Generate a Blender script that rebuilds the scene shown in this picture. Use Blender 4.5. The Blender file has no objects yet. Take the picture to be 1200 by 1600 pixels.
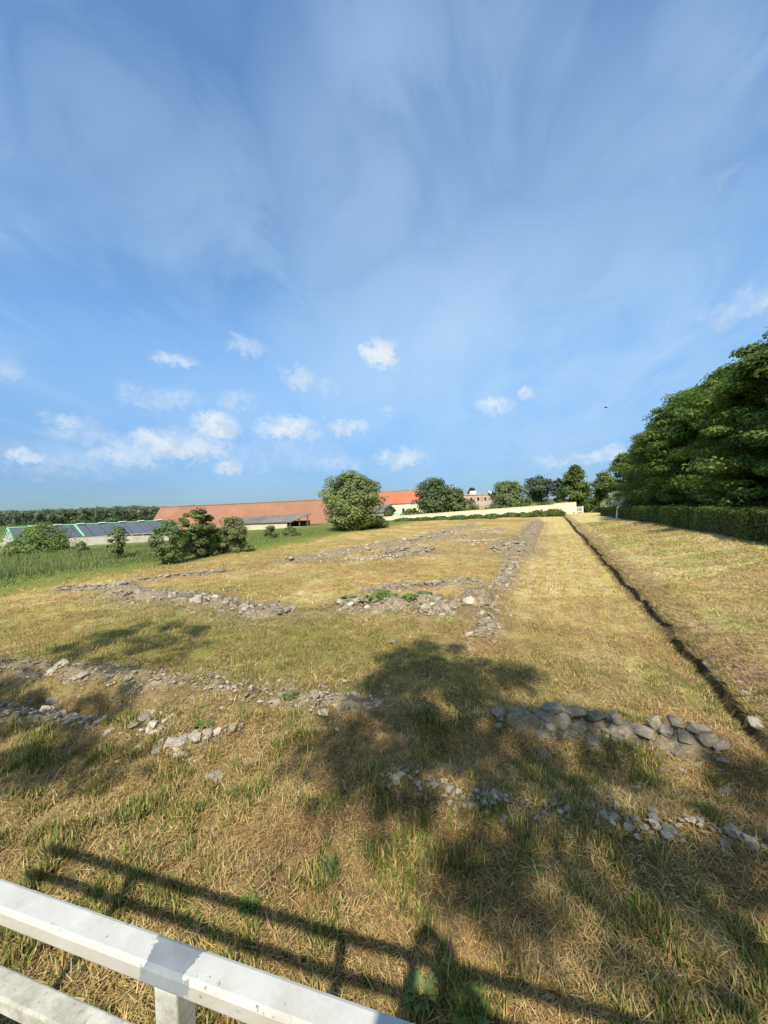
import bpy, bmesh, math, random
import numpy as np
from mathutils import Vector, Matrix

random.seed(7)
RNG = np.random.default_rng(11)
S = bpy.context.scene
COL = S.collection

# ------------------------------------------------------------------ camera
CAM_H = 2.8
F_PX = 601.0                       # focal length in pixels of a 1200 x 1600 frame
cam_d = bpy.data.cameras.new('camera')
cam = bpy.data.objects.new('camera', cam_d)
COL.objects.link(cam)
cam_d.sensor_fit = 'VERTICAL'
cam_d.sensor_height = 36.0
cam_d.lens = 36.0 * F_PX / 1600.0
cam_d.clip_start = 0.02
cam_d.clip_end = 12000
R_CAM = (Matrix.Rotation(math.radians(90 - 1.14), 3, 'X') @ Matrix.Rotation(math.radians(-1.9), 3, 'Z'))
cam.matrix_world = Matrix.Translation((0, 0, CAM_H)) @ R_CAM.to_4x4()
S.camera = cam

# ------------------------------------------------------------------ sun and sky
SUN_EL, SUN_AZ = math.radians(48), math.radians(184)
sun_dir = Vector((math.sin(SUN_AZ) * math.cos(SUN_EL), math.cos(SUN_AZ) * math.cos(SUN_EL), math.sin(SUN_EL)))
sd = bpy.data.lights.new('sun', 'SUN')
sd.energy = 4.4
sd.angle = math.radians(0.8)
sd.color = (1.0, 0.91, 0.76)
so = bpy.data.objects.new('sun', sd)
COL.objects.link(so)
so.rotation_euler = (-sun_dir).to_track_quat('-Z', 'Y').to_euler()
so.location = sun_dir * 60

S.view_settings.view_transform = 'Standard'
S.view_settings.look = 'None'
S.view_settings.gamma = 1
S.view_settings.exposure = 0.6
S.view_settings.use_curve_mapping = False
S.cycles.max_bounces = 6
S.cycles.diffuse_bounces = 4
S.cycles.glossy_bounces = 2
S.cycles.transmission_bounces = 4


def ray(px, py):
    d = R_CAM @ Vector(((px - 600) / F_PX, (800 - py) / F_PX, -1.0))
    return d


def at(px, py, z=0.0):
    """world point where the sight line through a photo pixel meets height z"""
    d = ray(px, py)
    t = (z - CAM_H) / d.z
    return Vector((d.x * t, d.y * t, z))


def at_depth(px, py, depth):
    d = ray(px, py)
    t = depth / d.y
    return Vector((d.x * t, depth, CAM_H + d.z * t))


world = bpy.data.worlds.new('World')
S.world = world
world.use_nodes = True
world.cycles.sampling_method = 'MANUAL'
world.cycles.sample_map_resolution = 256
wt = world.node_tree
wt.nodes.clear()


def wn(kind, **kw):
    n = wt.nodes.new(kind)
    for k, v in kw.items():
        setattr(n, k, v)
    return n


def wlink(a, b):
    wt.links.new(a, b)


def wmath(op, a, b=None, clamp=False):
    n = wn('ShaderNodeMath', operation=op, use_clamp=clamp)
    for i, v in enumerate((a, b)):
        if v is None:
            continue
        if isinstance(v, (int, float)):
            n.inputs[i].default_value = v
        else:
            wlink(v, n.inputs[i])
    return n.outputs[0]


def wvec(op, a, b=None):
    n = wn('ShaderNodeVectorMath', operation=op)
    for i, v in enumerate((a, b)):
        if v is None:
            continue
        if isinstance(v, (tuple, list, Vector)):
            n.inputs[i].default_value = tuple(v)
        else:
            wlink(v, n.inputs[i])
    return n.outputs['Value'] if op in ('LENGTH', 'DOT_PRODUCT') else n.outputs[0]


def wrange(v, a, b, c=0.0, d=1.0, smooth=True):
    n = wn('ShaderNodeMapRange')
    n.interpolation_type = 'SMOOTHSTEP' if smooth else 'LINEAR'
    wlink(v, n.inputs['Value'])
    n.inputs['From Min'].default_value = a
    n.inputs['From Max'].default_value = b
    n.inputs['To Min'].default_value = c
    n.inputs['To Max'].default_value = d
    return n.outputs[0]


def wnoise(vec, scale, detail=6, rough=0.55, dist=0.0):
    n = wn('ShaderNodeTexNoise')
    wlink(vec, n.inputs['Vector'])
    n.inputs['Scale'].default_value = scale
    n.inputs['Detail'].default_value = detail
    n.inputs['Roughness'].default_value = rough
    n.inputs['Distortion'].default_value = dist
    return n


def wmix(fac, a, b):
    n = wn('ShaderNodeMix', data_type='RGBA')
    if isinstance(fac, (int, float)):
        n.inputs[0].default_value = fac
    else:
        wlink(fac, n.inputs[0])
    for i, v in ((6, a), (7, b)):
        if isinstance(v, tuple):
            n.inputs[i].default_value = (*v, 1)
        else:
            wlink(v, n.inputs[i])
    return n.outputs[2]


sky = wn('ShaderNodeTexSky', sky_type='NISHITA')
sky.sun_disc = False
sky.sun_elevation = SUN_EL
sky.sun_rotation = SUN_AZ
sky.altitude = 150
sky.air_density = 1.0
sky.dust_density = 0.3
sky.ozone_density = 2.0
tc = wn('ShaderNodeTexCoord')
D = tc.outputs['Generated']
sep = wn('ShaderNodeSeparateXYZ')
wlink(D, sep.inputs[0])
zc = wmath('MAXIMUM', sep.outputs[2], 0.0)
# the phone's rendering of the sky: clearer and bluer than the bare model, most of all low down
tint = wmix(wrange(zc, 0.0, 0.42), (0.50, 0.73, 1.12), (1.58, 2.20, 2.52))
tint = wmix(wrange(zc, 0.40, 0.9, 0, 0.6), tint, (1.64, 2.36, 2.90))
# sky behind the camera: warm brightening added to lift the fill in shade
sunward_fill = wrange(wvec('DOT_PRODUCT', D, tuple(sun_dir)), 0.12, 0.9)
tint = wmix(sunward_fill, tint, (2.9, 2.65, 2.2))
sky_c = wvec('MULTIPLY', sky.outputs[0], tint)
# high thin cirrus: a flat layer far overhead
den = wmath('ADD', zc, 0.22)
comb = wn('ShaderNodeCombineXYZ')
wlink(wmath('DIVIDE', sep.outputs[0], den), comb.inputs[0])
wlink(wmath('DIVIDE', sep.outputs[1], den), comb.inputs[1])
mp = wn('ShaderNodeMapping')
mp.inputs['Rotation'].default_value = (0, 0, math.radians(14))
mp.inputs['Scale'].default_value = (1.0, 0.55, 1)
mp.inputs['Location'].default_value = (3.35, 1.2, 0)
wlink(comb.outputs[0], mp.inputs[0])
c1 = wnoise(mp.outputs[0], 1.1, 4, 0.5, 0.9).outputs[0]
mp2 = wn('ShaderNodeMapping')
mp2.inputs['Rotation'].default_value = (0, 0, math.radians(-30))
mp2.inputs['Scale'].default_value = (1.8, 1.1, 1)
mp2.inputs['Location'].default_value = (7.1, -3.0, 0)
wlink(comb.outputs[0], mp2.inputs[0])
c2 = wnoise(mp2.outputs[0], 1.5, 6, 0.62, 1.1).outputs[0]


def shift(vec, n1, n2, A, B):
    a = wn('ShaderNodeVectorMath', operation='SCALE')
    a.inputs[0].default_value = A
    wlink(wmath('SUBTRACT', n1, 0.5), a.inputs['Scale'])
    b = wn('ShaderNodeVectorMath', operation='SCALE')
    b.inputs[0].default_value = B
    wlink(wmath('SUBTRACT', n2, 0.5), b.inputs['Scale'])
    return wvec('ADD', vec, wvec('ADD', a.outputs[0], b.outputs[0]))


nz = wnoise(D, 20, 4, 0.66, 0.3).outputs[0]
nf = wnoise(wvec('ADD', D, (3.1, 1.7, 0.4)), 38, 4, 0.68, 0.2).outputs[0]
Dv = shift(D, c1, c2, (0.5, 0.1, 0.25), (-0.3, 0.2, 0.3))
VEIL = [(770, 540, 360, 200, .66), (560, 300, 200, 200, .40), (300, 330, 200, 90, .42), (600, 80, 160, 120, .42),
        (980, 250, 230, 150, .34), (1120, 70, 130, 120, .36), (110, 210, 130, 90, .34), (480, 650, 400, 110, .30), (830, 690, 330, 120, .50)]


def blob_sum(vec, items, kx, ky, lo, hi):
    acc = None
    for (px, py, rx, ry, s) in items:
        c = ray(px, py)
        L = c.length
        c = c / L
        hx = rx * kx / (F_PX * L)
        hy = ry * ky / (F_PX * L)
        q = wn('ShaderNodeVectorMath', operation='MULTIPLY_ADD')
        wlink(vec, q.inputs[0])
        q.inputs[1].default_value = (1 / hx, 1 / hx, 1 / hy)
        q.inputs[2].default_value = (-c.x / hx, -c.y / hx, -c.z / hy)
        q = q.outputs[0]
        m = wn('ShaderNodeMath', operation='MULTIPLY_ADD')
        wlink(wvec('DOT_PRODUCT', q, q), m.inputs[0])
        m.inputs[1].default_value = -s / (hi * hi * 0.8)
        m.inputs[2].default_value = s
        m = m.outputs[0]
        acc = m if acc is None else wmath('MAXIMUM', acc, m)
    acc = wmath('MAXIMUM', acc, 0.0)
    return acc


veil = blob_sum(Dv, VEIL, 1.0, 1.0, 0.0, 1.25)
veil = wmath('MULTIPLY', veil, wrange(wmath('ADD', wmath('MULTIPLY', c1, 0.5), wmath('MULTIPLY', c2, 0.5)), 0.32, 0.64, 0.45, 1.25, False))
thin = wmath('ADD', wrange(c1, 0.38, 0.76, 0, 0.36), wrange(c2, 0.46, 0.78, 0, 0.20))
cir = wmath('ADD', wmath('MAXIMUM', thin, veil), 0.07, clamp=True)
cir = wmath('MULTIPLY', cir, wrange(zc, 0.0, 0.16, 0.3, 1.0))
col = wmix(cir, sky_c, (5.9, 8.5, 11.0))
# fair-weather cumulus, low over the horizon
CUM = [(594, 551, 30, 21, 1.0), (272, 562, 32, 15, .72), (385, 541, 30, 14, .55), (463, 588, 23, 18, .8), (508, 603, 26, 16, .45),
       (255, 622, 66, 20, .55), (366, 624, 44, 18, .5), (103, 656, 48, 13, .55), (145, 680, 56, 20, .5), (338, 668, 34, 24, 1.0),
       (268, 694, 92, 26, .82), (205, 714, 60, 16, .66), (450, 668, 48, 18, .9), (542, 667, 38, 12, .85),
       (610, 642, 15, 9, .5), (45, 716, 28, 13, .75), (358, 730, 24, 12, .75), (625, 716, 50, 15, .7), (530, 726, 48, 13, .5),
       (776, 633, 30, 12, .7), (822, 614, 14, 9, .7), (945, 710, 46, 13, .75), (868, 722, 38, 10, .5), (1175, 474, 80, 26, .55),
       (10, 575, 28, 20, .45), (655, 260, 22, 6, .3), (430, 712, 110, 30, .42), (110, 722, 110, 28, .42),
       (1140, 270, 40, 12, .3), (-130, 690, 80, 24, .8), (1420, 600, 90, 30, .7)]
acc = blob_sum(shift(D, nz, nf, (0.085, 0.02, -0.055), (-0.04, 0.03, 0.06)), CUM, 1.15, 1.2, 0.0, 1.3)
mask = wmath('ADD', acc, wmath('MULTIPLY', wmath('SUBTRACT', nf, 0.5), 0.8))
mask = wmath('MULTIPLY', wrange(mask, 0.10, 0.88), wmath('POWER', acc, 0.55), clamp=True)
ccol = wmix(wrange(nz, 0.36, 0.62), (6.6, 8.3, 10.2), (9.6, 10.3, 11.0))
col2 = wmix(mask, col, ccol)
bg = wn('ShaderNodeBackground')
bg.inputs[1].default_value = 0.057
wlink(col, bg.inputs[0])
bg2 = wn('ShaderNodeBackground')
bg2.inputs[1].default_value = 0.057
wlink(col2, bg2.inputs[0])
# cumulus only stands low in this part of the sky; elsewhere its nodes are skipped
low = wmath('MULTIPLY', wmath('LESS_THAN', sep.outputs[2], 0.62), wmath('GREATER_THAN', sep.outputs[1], 0.2))
mxs = wn('ShaderNodeMixShader')
wlink(low, mxs.inputs[0])
wlink(bg.outputs[0], mxs.inputs[1])
wlink(bg2.outputs[0], mxs.inputs[2])
wo = wn('ShaderNodeOutputWorld')
wlink(mxs.outputs[0], wo.inputs[0])

# ------------------------------------------------------------------ helpers: objects


def tag(o, label=None, cat=None, group=None, kind=None):
    if label:
        o['label'] = label
    if cat:
        o['category'] = cat
    if group:
        o['group'] = group
    if kind or cat:
        o['kind'] = kind or 'thing'
    return o


def link(name, data, parent=None, loc=None):
    o = bpy.data.objects.new(name, data)
    COL.objects.link(o)
    if parent is not None:
        o.parent = parent
    if loc is not None:
        o.location = loc
    return o


def thing(name, label, cat, loc=(0, 0, 0), rz=0.0, group=None):
    o = link(name, None, None, loc)
    o.rotation_euler = (0, 0, rz)
    o.empty_display_size = 0.2
    return tag(o, label, cat, group)


def mesh_np(name, V, faces, mat=None, col=None, smooth=False):
    """faces: list of (n,k) int arrays"""
    me = bpy.data.meshes.new(name)
    V = np.asarray(V, dtype=np.float32)
    me.vertices.add(len(V))
    me.vertices.foreach_set('co', V.ravel())
    faces = [np.asarray(f, dtype=np.int32) for f in faces if len(f)]
    loops = np.concatenate([f.ravel() for f in faces])
    counts = np.concatenate([np.full(len(f), f.shape[1], dtype=np.int32) for f in faces])
    starts = np.concatenate([[0], np.cumsum(counts)[:-1]]).astype(np.int32)
    me.loops.add(len(loops))
    me.loops.foreach_set('vertex_index', loops)
    me.polygons.add(len(counts))
    me.polygons.foreach_set('loop_start', starts)
    try:
        me.polygons.foreach_set('loop_total', counts)
    except Exception:
        pass
    if smooth:
        me.polygons.foreach_set('use_smooth', np.ones(len(counts), dtype=bool))
    if col is not None:
        a = me.color_attributes.new('Col', 'FLOAT_COLOR', 'POINT')
        c = np.ones((len(V), 4), dtype=np.float32)
        c[:, :3] = col
        a.data.foreach_set('color', c.ravel())
    me.update(calc_edges=True)
    if mat:
        me.materials.append(mat)
    return me


class MB:
    """small mesh builder: boxes, prisms, tubes joined in one mesh"""

    def __init__(self):
        self.v = []
        self.f = []

    def add(self, vs, fs):
        b = len(self.v)
        self.v += [tuple(p) for p in vs]
        self.f += [tuple(i + b for i in f) for f in fs]
        return self

    def box(self, x0, x1, y0, y1, z0, z1):
        return self.add([(x0, y0, z0), (x1, y0, z0), (x1, y1, z0), (x0, y1, z0), (x0, y0, z1), (x1, y0, z1), (x1, y1, z1), (x0, y1, z1)],
                        [(0, 3, 2, 1), (4, 5, 6, 7), (0, 1, 5, 4), (1, 2, 6, 5), (2, 3, 7, 6), (3, 0, 4, 7)])

    def hexa(self, p):
        return self.add(p, [(0, 3, 2, 1), (4, 5, 6, 7), (0, 1, 5, 4), (1, 2, 6, 5), (2, 3, 7, 6), (3, 0, 4, 7)])

    def tube(self, pts, rad, n=7):
        pts = [Vector(p) for p in pts]
        rings = []
        for i, p in enumerate(pts):
            t = (pts[min(i + 1, len(pts) - 1)] - pts[max(i - 1, 0)]).normalized()
            a = t.orthogonal().normalized() if i == 0 else (prev - t * prev.dot(t)).normalized()
            prev = a
            b = t.cross(a)
            rings.append([p + (a * math.cos(k * 2 * math.pi / n) + b * math.sin(k * 2 * math.pi / n)) * rad[i] for k in range(n)])
        vs = [q for r in rings for q in r]
        fs = []
        for i in range(len(pts) - 1):
            for k in range(n):
                fs.append((i * n + k, i * n + (k + 1) % n, (i + 1) * n + (k + 1) % n, (i + 1) * n + k))
        fs.append(tuple(range(n - 1, -1, -1)))
        fs.append(tuple((len(pts) - 1) * n + k for k in range(n)))
        return self.add(vs, fs)

    def mesh(self, name, mat, smooth=False):
        me = bpy.data.meshes.new(name)
        me.from_pydata(self.v, [], self.f)
        me.update()
        if smooth:
            me.polygons.foreach_set('use_smooth', [True] * len(me.polygons))
        if mat:
            me.materials.append(mat)
        return me

    def build(self, name, mat, parent=None, loc=None, smooth=False, bevel=0):
        o = link(name, self.mesh(name, mat, smooth), parent, loc)
        if bevel:
            m = o.modifiers.new('bevel', 'BEVEL')
            m.width = bevel
            m.segments = 2
            m.limit_method = 'ANGLE'
        return o


# ------------------------------------------------------------------ helpers: noise in numpy
_T = np.random.default_rng(5).random((256, 256))


def vnoise(x, y):
    xi = np.floor(x).astype(int)
    yi = np.floor(y).astype(int)
    fx = x - xi
    fy = y - yi
    fx = fx * fx * (3 - 2 * fx)
    fy = fy * fy * (3 - 2 * fy)
    a = _T[xi & 255, yi & 255]
    b = _T[(xi + 1) & 255, yi & 255]
    c = _T[xi & 255, (yi + 1) & 255]
    d = _T[(xi + 1) & 255, (yi + 1) & 255]
    return (a * (1 - fx) + b * fx) * (1 - fy) + (c * (1 - fx) + d * fx) * fy


def fbm(x, y, sc=1.0, oc=4, off=0.0):
    x = np.asarray(x, dtype=float) * sc + off
    y = np.asarray(y, dtype=float) * sc + off * 1.7
    r = 0
    a = 0.5
    t = 0
    for i in range(oc):
        r = r + a * vnoise(x + i * 17.3, y + i * 9.1)
        t += a
        a *= 0.5
        x = x * 2.03
        y = y * 2.03
    return r / t


def sstep(a, b, x):
    t = np.clip((x - a) / (b - a), 0, 1)
    return t * t * (3 - 2 * t)


# ------------------------------------------------------------------ materials
MATS = {}


def mat(name, base, rough=0.9, spec=0.2):
    m = bpy.data.materials.new(name)
    m.use_nodes = True
    p = m.node_tree.nodes['Principled BSDF']
    p.inputs['Base Color'].default_value = (*base, 1)
    p.inputs['Roughness'].default_value = rough
    p.inputs['Specular IOR Level'].default_value = spec
    MATS[name] = m
    return m


class NT:
    def __init__(self, m):
        self.t = m.node_tree
        self.p = self.t.nodes['Principled BSDF']

    def n(self, kind, **kw):
        n = self.t.nodes.new(kind)
        for k, v in kw.items():
            setattr(n, k, v)
        return n

    def set(self, sock, v):
        if hasattr(v, 'links') or hasattr(v, 'is_linked'):
            self.t.links.new(v, sock)
        elif isinstance(v, (tuple, list)) and len(v) == 3 and sock.type == 'RGBA':
            sock.default_value = (*v, 1)
        else:
            sock.default_value = v

    def noise(self, vec, scale, detail=5, rough=0.6, dist=0.0):
        n = self.n('ShaderNodeTexNoise')
        if vec is not None:
            self.set(n.inputs['Vector'], vec)
        n.inputs['Scale'].default_value = scale
        n.inputs['Detail'].default_value = detail
        n.inputs['Roughness'].default_value = rough
        n.inputs['Distortion'].default_value = dist
        return n.outputs[0]

    def rng(self, v, a, b, c=0.0, d=1.0):
        n = self.n('ShaderNodeMapRange')
        self.set(n.inputs['Value'], v)
        n.inputs['From Min'].default_value = a
        n.inputs['From Max'].default_value = b
        n.inputs['To Min'].default_value = c
        n.inputs['To Max'].default_value = d
        return n.outputs[0]

    def mix(self, fac, a, b, mode='MIX'):
        n = self.n('ShaderNodeMix', data_type='RGBA', blend_type=mode)
        self.set(n.inputs[0], fac)
        self.set(n.inputs[6], a)
        self.set(n.inputs[7], b)
        return n.outputs[2]

    def math(self, op, a, b=0.0, clamp=False):
        n = self.n('ShaderNodeMath', operation=op, use_clamp=clamp)
        self.set(n.inputs[0], a)
        self.set(n.inputs[1], b)
        return n.outputs[0]

    def hsv(self, col, h=0.5, s=1.0, v=1.0):
        n = self.n('ShaderNodeHueSaturation')
        self.set(n.inputs['Hue'], h)
        self.set(n.inputs['Saturation'], s)
        self.set(n.inputs['Value'], v)
        self.set(n.inputs['Color'], col)
        return n.outputs[0]

    def bump(self, h, strength=0.5, dist=0.02):
        n = self.n('ShaderNodeBump')
        self.set(n.inputs['Height'], h)
        n.inputs['Strength'].default_value = strength
        n.inputs['Distance'].default_value = dist
        self.t.links.new(n.outputs[0], self.p.inputs['Normal'])

    def base(self, c):
        self.set(self.p.inputs['Base Color'], c)

    def obj(self):
        return self.n('ShaderNodeTexCoord').outputs['Object']

    def pos(self):
        return self.n('ShaderNodeNewGeometry').outputs['Position']

    def island(self):
        return self.n('ShaderNodeNewGeometry').outputs['Random Per Island']

    def orand(self):
        return self.n('ShaderNodeObjectInfo').outputs['Random']

    def attr(self, name='Col'):
        return self.n('ShaderNodeAttribute', attribute_name=name).outputs['Color']


def leaf_mat(name, c1, c2, trans=0.4, spec=0.25):
    m = mat(name, c1, 0.5, spec)
    k = NT(m)
    r = k.island()
    c = k.mix(r, c1, c2)
    big = k.noise(k.pos(), 0.35, 3)
    c = k.hsv(c, k.rng(k.orand(), 0, 1, 0.485, 0.515), 1.0, k.rng(big, 0.3, 0.7, 0.78, 1.22))
    k.base(c)
    tr = k.n('ShaderNodeBsdfTranslucent')
    k.set(tr.inputs[0], k.mix(1.0, c, (1.15, 1.25, 0.55), 'MULTIPLY'))
    ms = k.n('ShaderNodeMixShader')
    ms.inputs[0].default_value = trans
    k.t.links.new(k.p.outputs[0], ms.inputs[1])
    k.t.links.new(tr.outputs[0], ms.inputs[2])
    k.t.links.new(ms.outputs[0], k.t.nodes['Material Output'].inputs[0])
    return m


M_CHEST = leaf_mat('chestnut_leaf', (0.060, 0.110, 0.022), (0.190, 0.250, 0.060))
M_PLANE = leaf_mat('plane_leaf', (0.150, 0.200, 0.066), (0.245, 0.295, 0.110))
M_OAK = leaf_mat('oak_leaf', (0.085, 0.125, 0.05), (0.14, 0.185, 0.076))
M_PINE = leaf_mat('pine_leaf', (0.048, 0.078, 0.042), (0.08, 0.112, 0.056), 0.15)
M_SHRUB = leaf_mat('shrub_leaf', (0.135, 0.178, 0.066), (0.205, 0.250, 0.100))
M_BRIGHT = leaf_mat('bright_leaf', (0.13, 0.19, 0.045), (0.195, 0.25, 0.07))
M_HEDGE = leaf_mat('hedge_leaf', (0.07, 0.11, 0.028), (0.15, 0.2, 0.052))
M_WOOD_FAR = leaf_mat('far_wood_leaf', (0.075, 0.11, 0.062), (0.11, 0.15, 0.08), 0.2)
M_FLOWER = leaf_mat('elder_flower', (0.62, 0.58, 0.40), (0.72, 0.69, 0.52), 0.2)

m = mat('bark', (0.11, 0.085, 0.06), 0.95)
k = NT(m)
nb = k.noise(k.obj(), 6, 6, 0.7, 0.4)
k.base(k.mix(nb, (0.05, 0.04, 0.03), (0.19, 0.15, 0.11)))
k.bump(nb, 0.6, 0.03)
M_BARK = m

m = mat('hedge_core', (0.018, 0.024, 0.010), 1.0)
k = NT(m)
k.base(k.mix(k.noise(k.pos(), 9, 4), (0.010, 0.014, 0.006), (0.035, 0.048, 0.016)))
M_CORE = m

m = mat('ground', (0.3, 0.22, 0.1), 1.0, 0.05)
k = NT(m)
P = k.pos()
c = k.attr()
n1 = k.noise(P, 2.3, 8, 0.68)
n2 = k.noise(P, 17, 6, 0.7)
n3 = k.noise(P, 70, 4, 0.7)
c = k.hsv(c, k.rng(n1, 0.3, 0.7, 0.480, 0.525), k.rng(n2, 0.3, 0.7, 0.85, 1.12), k.rng(n1, 0.28, 0.72, 0.68, 1.30))
c = k.mix(1.0, c, k.mix(k.rng(n2, 0.32, 0.68), (0.66, 0.63, 0.58), (1.28, 1.27, 1.24)), 'MULTIPLY')
c = k.mix(1.0, c, k.mix(k.rng(n3, 0.32, 0.68), (0.72, 0.70, 0.66), (1.22, 1.22, 1.2)), 'MULTIPLY')
k.base(c)
k.bump(k.math('ADD', k.math('MULTIPLY', n2, 0.7), k.math('MULTIPLY', n3, 0.4)), 0.8, 0.05)
M_GROUND = m

m = mat('grass_blade', (0.3, 0.25, 0.1), 0.75, 0.2)
k = NT(m)
c = k.attr()
k.base(c)
tr = k.n('ShaderNodeBsdfTranslucent')
k.set(tr.inputs[0], c)
ms = k.n('ShaderNodeMixShader')
ms.inputs[0].default_value = 0.25
k.t.links.new(k.p.outputs[0], ms.inputs[1])
k.t.links.new(tr.outputs[0], ms.inputs[2])
k.t.links.new(ms.outputs[0], k.t.nodes['Material Output'].inputs[0])
M_BLADE = m


def stone_mat(name, dark, light, lichen):
    m = mat(name, dark, 0.92, 0.15)
    k = NT(m)
    O = k.obj()
    n1 = k.noise(O, 1.4, 7, 0.65)
    n2 = k.noise(O, 6, 6, 0.7)
    c = k.mix(k.rng(n1, 0.3, 0.7), dark, light)
    c = k.mix(k.rng(n2, 0.56, 0.70), c, lichen)
    c = k.hsv(c, 0.5, 1.0, k.rng(k.orand(), 0, 1, 0.62, 1.35))
    c = k.hsv(c, 0.5, 1.0, k.rng(k.island(), 0, 1, 0.85, 1.12))
    k.base(c)
    k.bump(k.math('ADD', n1, k.math('MULTIPLY', n2, 0.5)), 0.7, 0.12)
    return m


M_STONE = stone_mat('grey_stone', (0.22, 0.190, 0.142), (0.39, 0.345, 0.27), (0.48, 0.43, 0.345))
M_PALE = stone_mat('pale_limestone', (0.32, 0.285, 0.215), (0.54, 0.49, 0.39), (0.26, 0.23, 0.17))

m = mat('rubble_core', (0.25, 0.22, 0.18), 0.95, 0.1)
k = NT(m)
P = k.pos()
vo = k.n('ShaderNodeTexVoronoi')
k.set(vo.inputs['Vector'], P)
vo.inputs['Scale'].default_value = 9
n1 = k.noise(P, 3.0, 7, 0.7)
n2 = k.noise(P, 22, 5, 0.7)
c = k.mix(k.rng(n1, 0.3, 0.7), (0.24, 0.21, 0.165), (0.40, 0.365, 0.30))
c = k.mix(k.rng(vo.outputs['Distance'], 0.0, 0.55), c, (0.22, 0.17, 0.095))
c = k.mix(k.rng(n2, 0.52, 0.7, 0, 0.75), c, (0.50, 0.465, 0.39))
k.base(c)
k.bump(k.math('SUBTRACT', k.math('MULTIPLY', n2, 0.6), vo.outputs['Distance']), 0.9, 0.06)
M_RUBBLE = m


def roof_tiles(name, c1, c2, scale=2.0):
    m = mat(name, c1, 0.85, 0.2)
    k = NT(m)
    O = k.obj()
    b = k.n('ShaderNodeTexBrick')
    k.set(b.inputs['Vector'], k.n('ShaderNodeTexCoord').outputs['UV'])
    n1 = k.noise(O, 0.22, 6, 0.65)
    n2 = k.noise(O, 3.2, 5, 0.7)
    c = k.mix(k.rng(n1, 0.3, 0.7), c1, c2)
    c = k.hsv(c, 0.5, k.rng(n2, 0.3, 0.7, 0.85, 1.1), k.rng(n2, 0.3, 0.7, 0.72, 1.25))
    w = k.n('ShaderNodeTexWave')
    w.wave_type = 'BANDS'
    w.bands_direction = 'Z'
    k.set(w.inputs['Vector'], O)
    w.inputs['Scale'].default_value = scale
    k.t.nodes.remove(b)
    c = k.mix(k.rng(w.outputs[0], 0.0, 0.35, 0.3, 0.0), c, (0.10, 0.05, 0.035))
    k.base(c)
    k.bump(w.outputs[0], 0.4, 0.05)
    return m


M_ROOF = roof_tiles('barn_tiles', (0.25, 0.125, 0.074), (0.33, 0.172, 0.108))
M_RED = roof_tiles('new_red_tiles', (0.50, 0.115, 0.050), (0.58, 0.16, 0.075))
M_GREYROOF = roof_tiles('grey_sheet_roof', (0.13, 0.12, 0.115), (0.20, 0.19, 0.18))


def plaster(name, c1, c2, sc=0.8):
    m = mat(name, c1, 0.9, 0.15)
    k = NT(m)
    O = k.obj()
    n1 = k.noise(O, sc, 7, 0.65)
    n2 = k.noise(O, sc * 9, 5, 0.6)
    c = k.mix(k.rng(n1, 0.32, 0.68), c1, c2)
    c = k.hsv(c, 0.5, 1.0, k.rng(n2, 0.3, 0.7, 0.92, 1.06))
    k.base(c)
    k.bump(n2, 0.25, 0.02)
    return m


M_CREAM = plaster('cream_plaster', (0.68, 0.61, 0.42), (0.76, 0.70, 0.50))
M_BARNWALL = plaster('old_barn_plaster', (0.42, 0.36, 0.26), (0.60, 0.53, 0.40), 0.35)
M_WHITEWALL = plaster('white_plaster', (0.30, 0.28, 0.235), (0.46, 0.435, 0.375))
M_BRICK = plaster('pale_brick', (0.36, 0.22, 0.15), (0.46, 0.32, 0.23))
M_CONC = plaster('concrete', (0.34, 0.33, 0.31), (0.48, 0.47, 0.44))
M_DARK = mat('dark_interior', (0.03, 0.028, 0.025), 1.0)
M_TIMBER = mat('timber', (0.13, 0.09, 0.06), 0.9)
M_GREENPAINT = mat('green_paint', (0.20, 0.52, 0.33), 0.5)
M_GREENROOF = mat('pale_green_sheet', (0.33, 0.45, 0.28), 0.6)
M_WHITE = mat('white_enamel', (0.74, 0.74, 0.70), 0.5)
M_PANE = mat('greenhouse_panel', (0.085, 0.098, 0.125), 0.35, 0.5)
k = NT(M_PANE)
k.base(k.mix(k.orand(), (0.085, 0.090, 0.100), (0.100, 0.106, 0.117)))
M_GLASS = mat('window_glass', (0.03, 0.035, 0.04), 0.12, 0.6)

# ------------------------------------------------------------------ site frame: u along the grass walk, v across it (right positive)
AZ = math.radians(23.2)
SA, CA = math.sin(AZ), math.cos(AZ)


def to_uv(x, y):
    return x * SA + y * CA, x * CA - y * SA


def from_uv(u, v):
    return u * SA + v * CA, u * CA - v * SA


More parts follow.
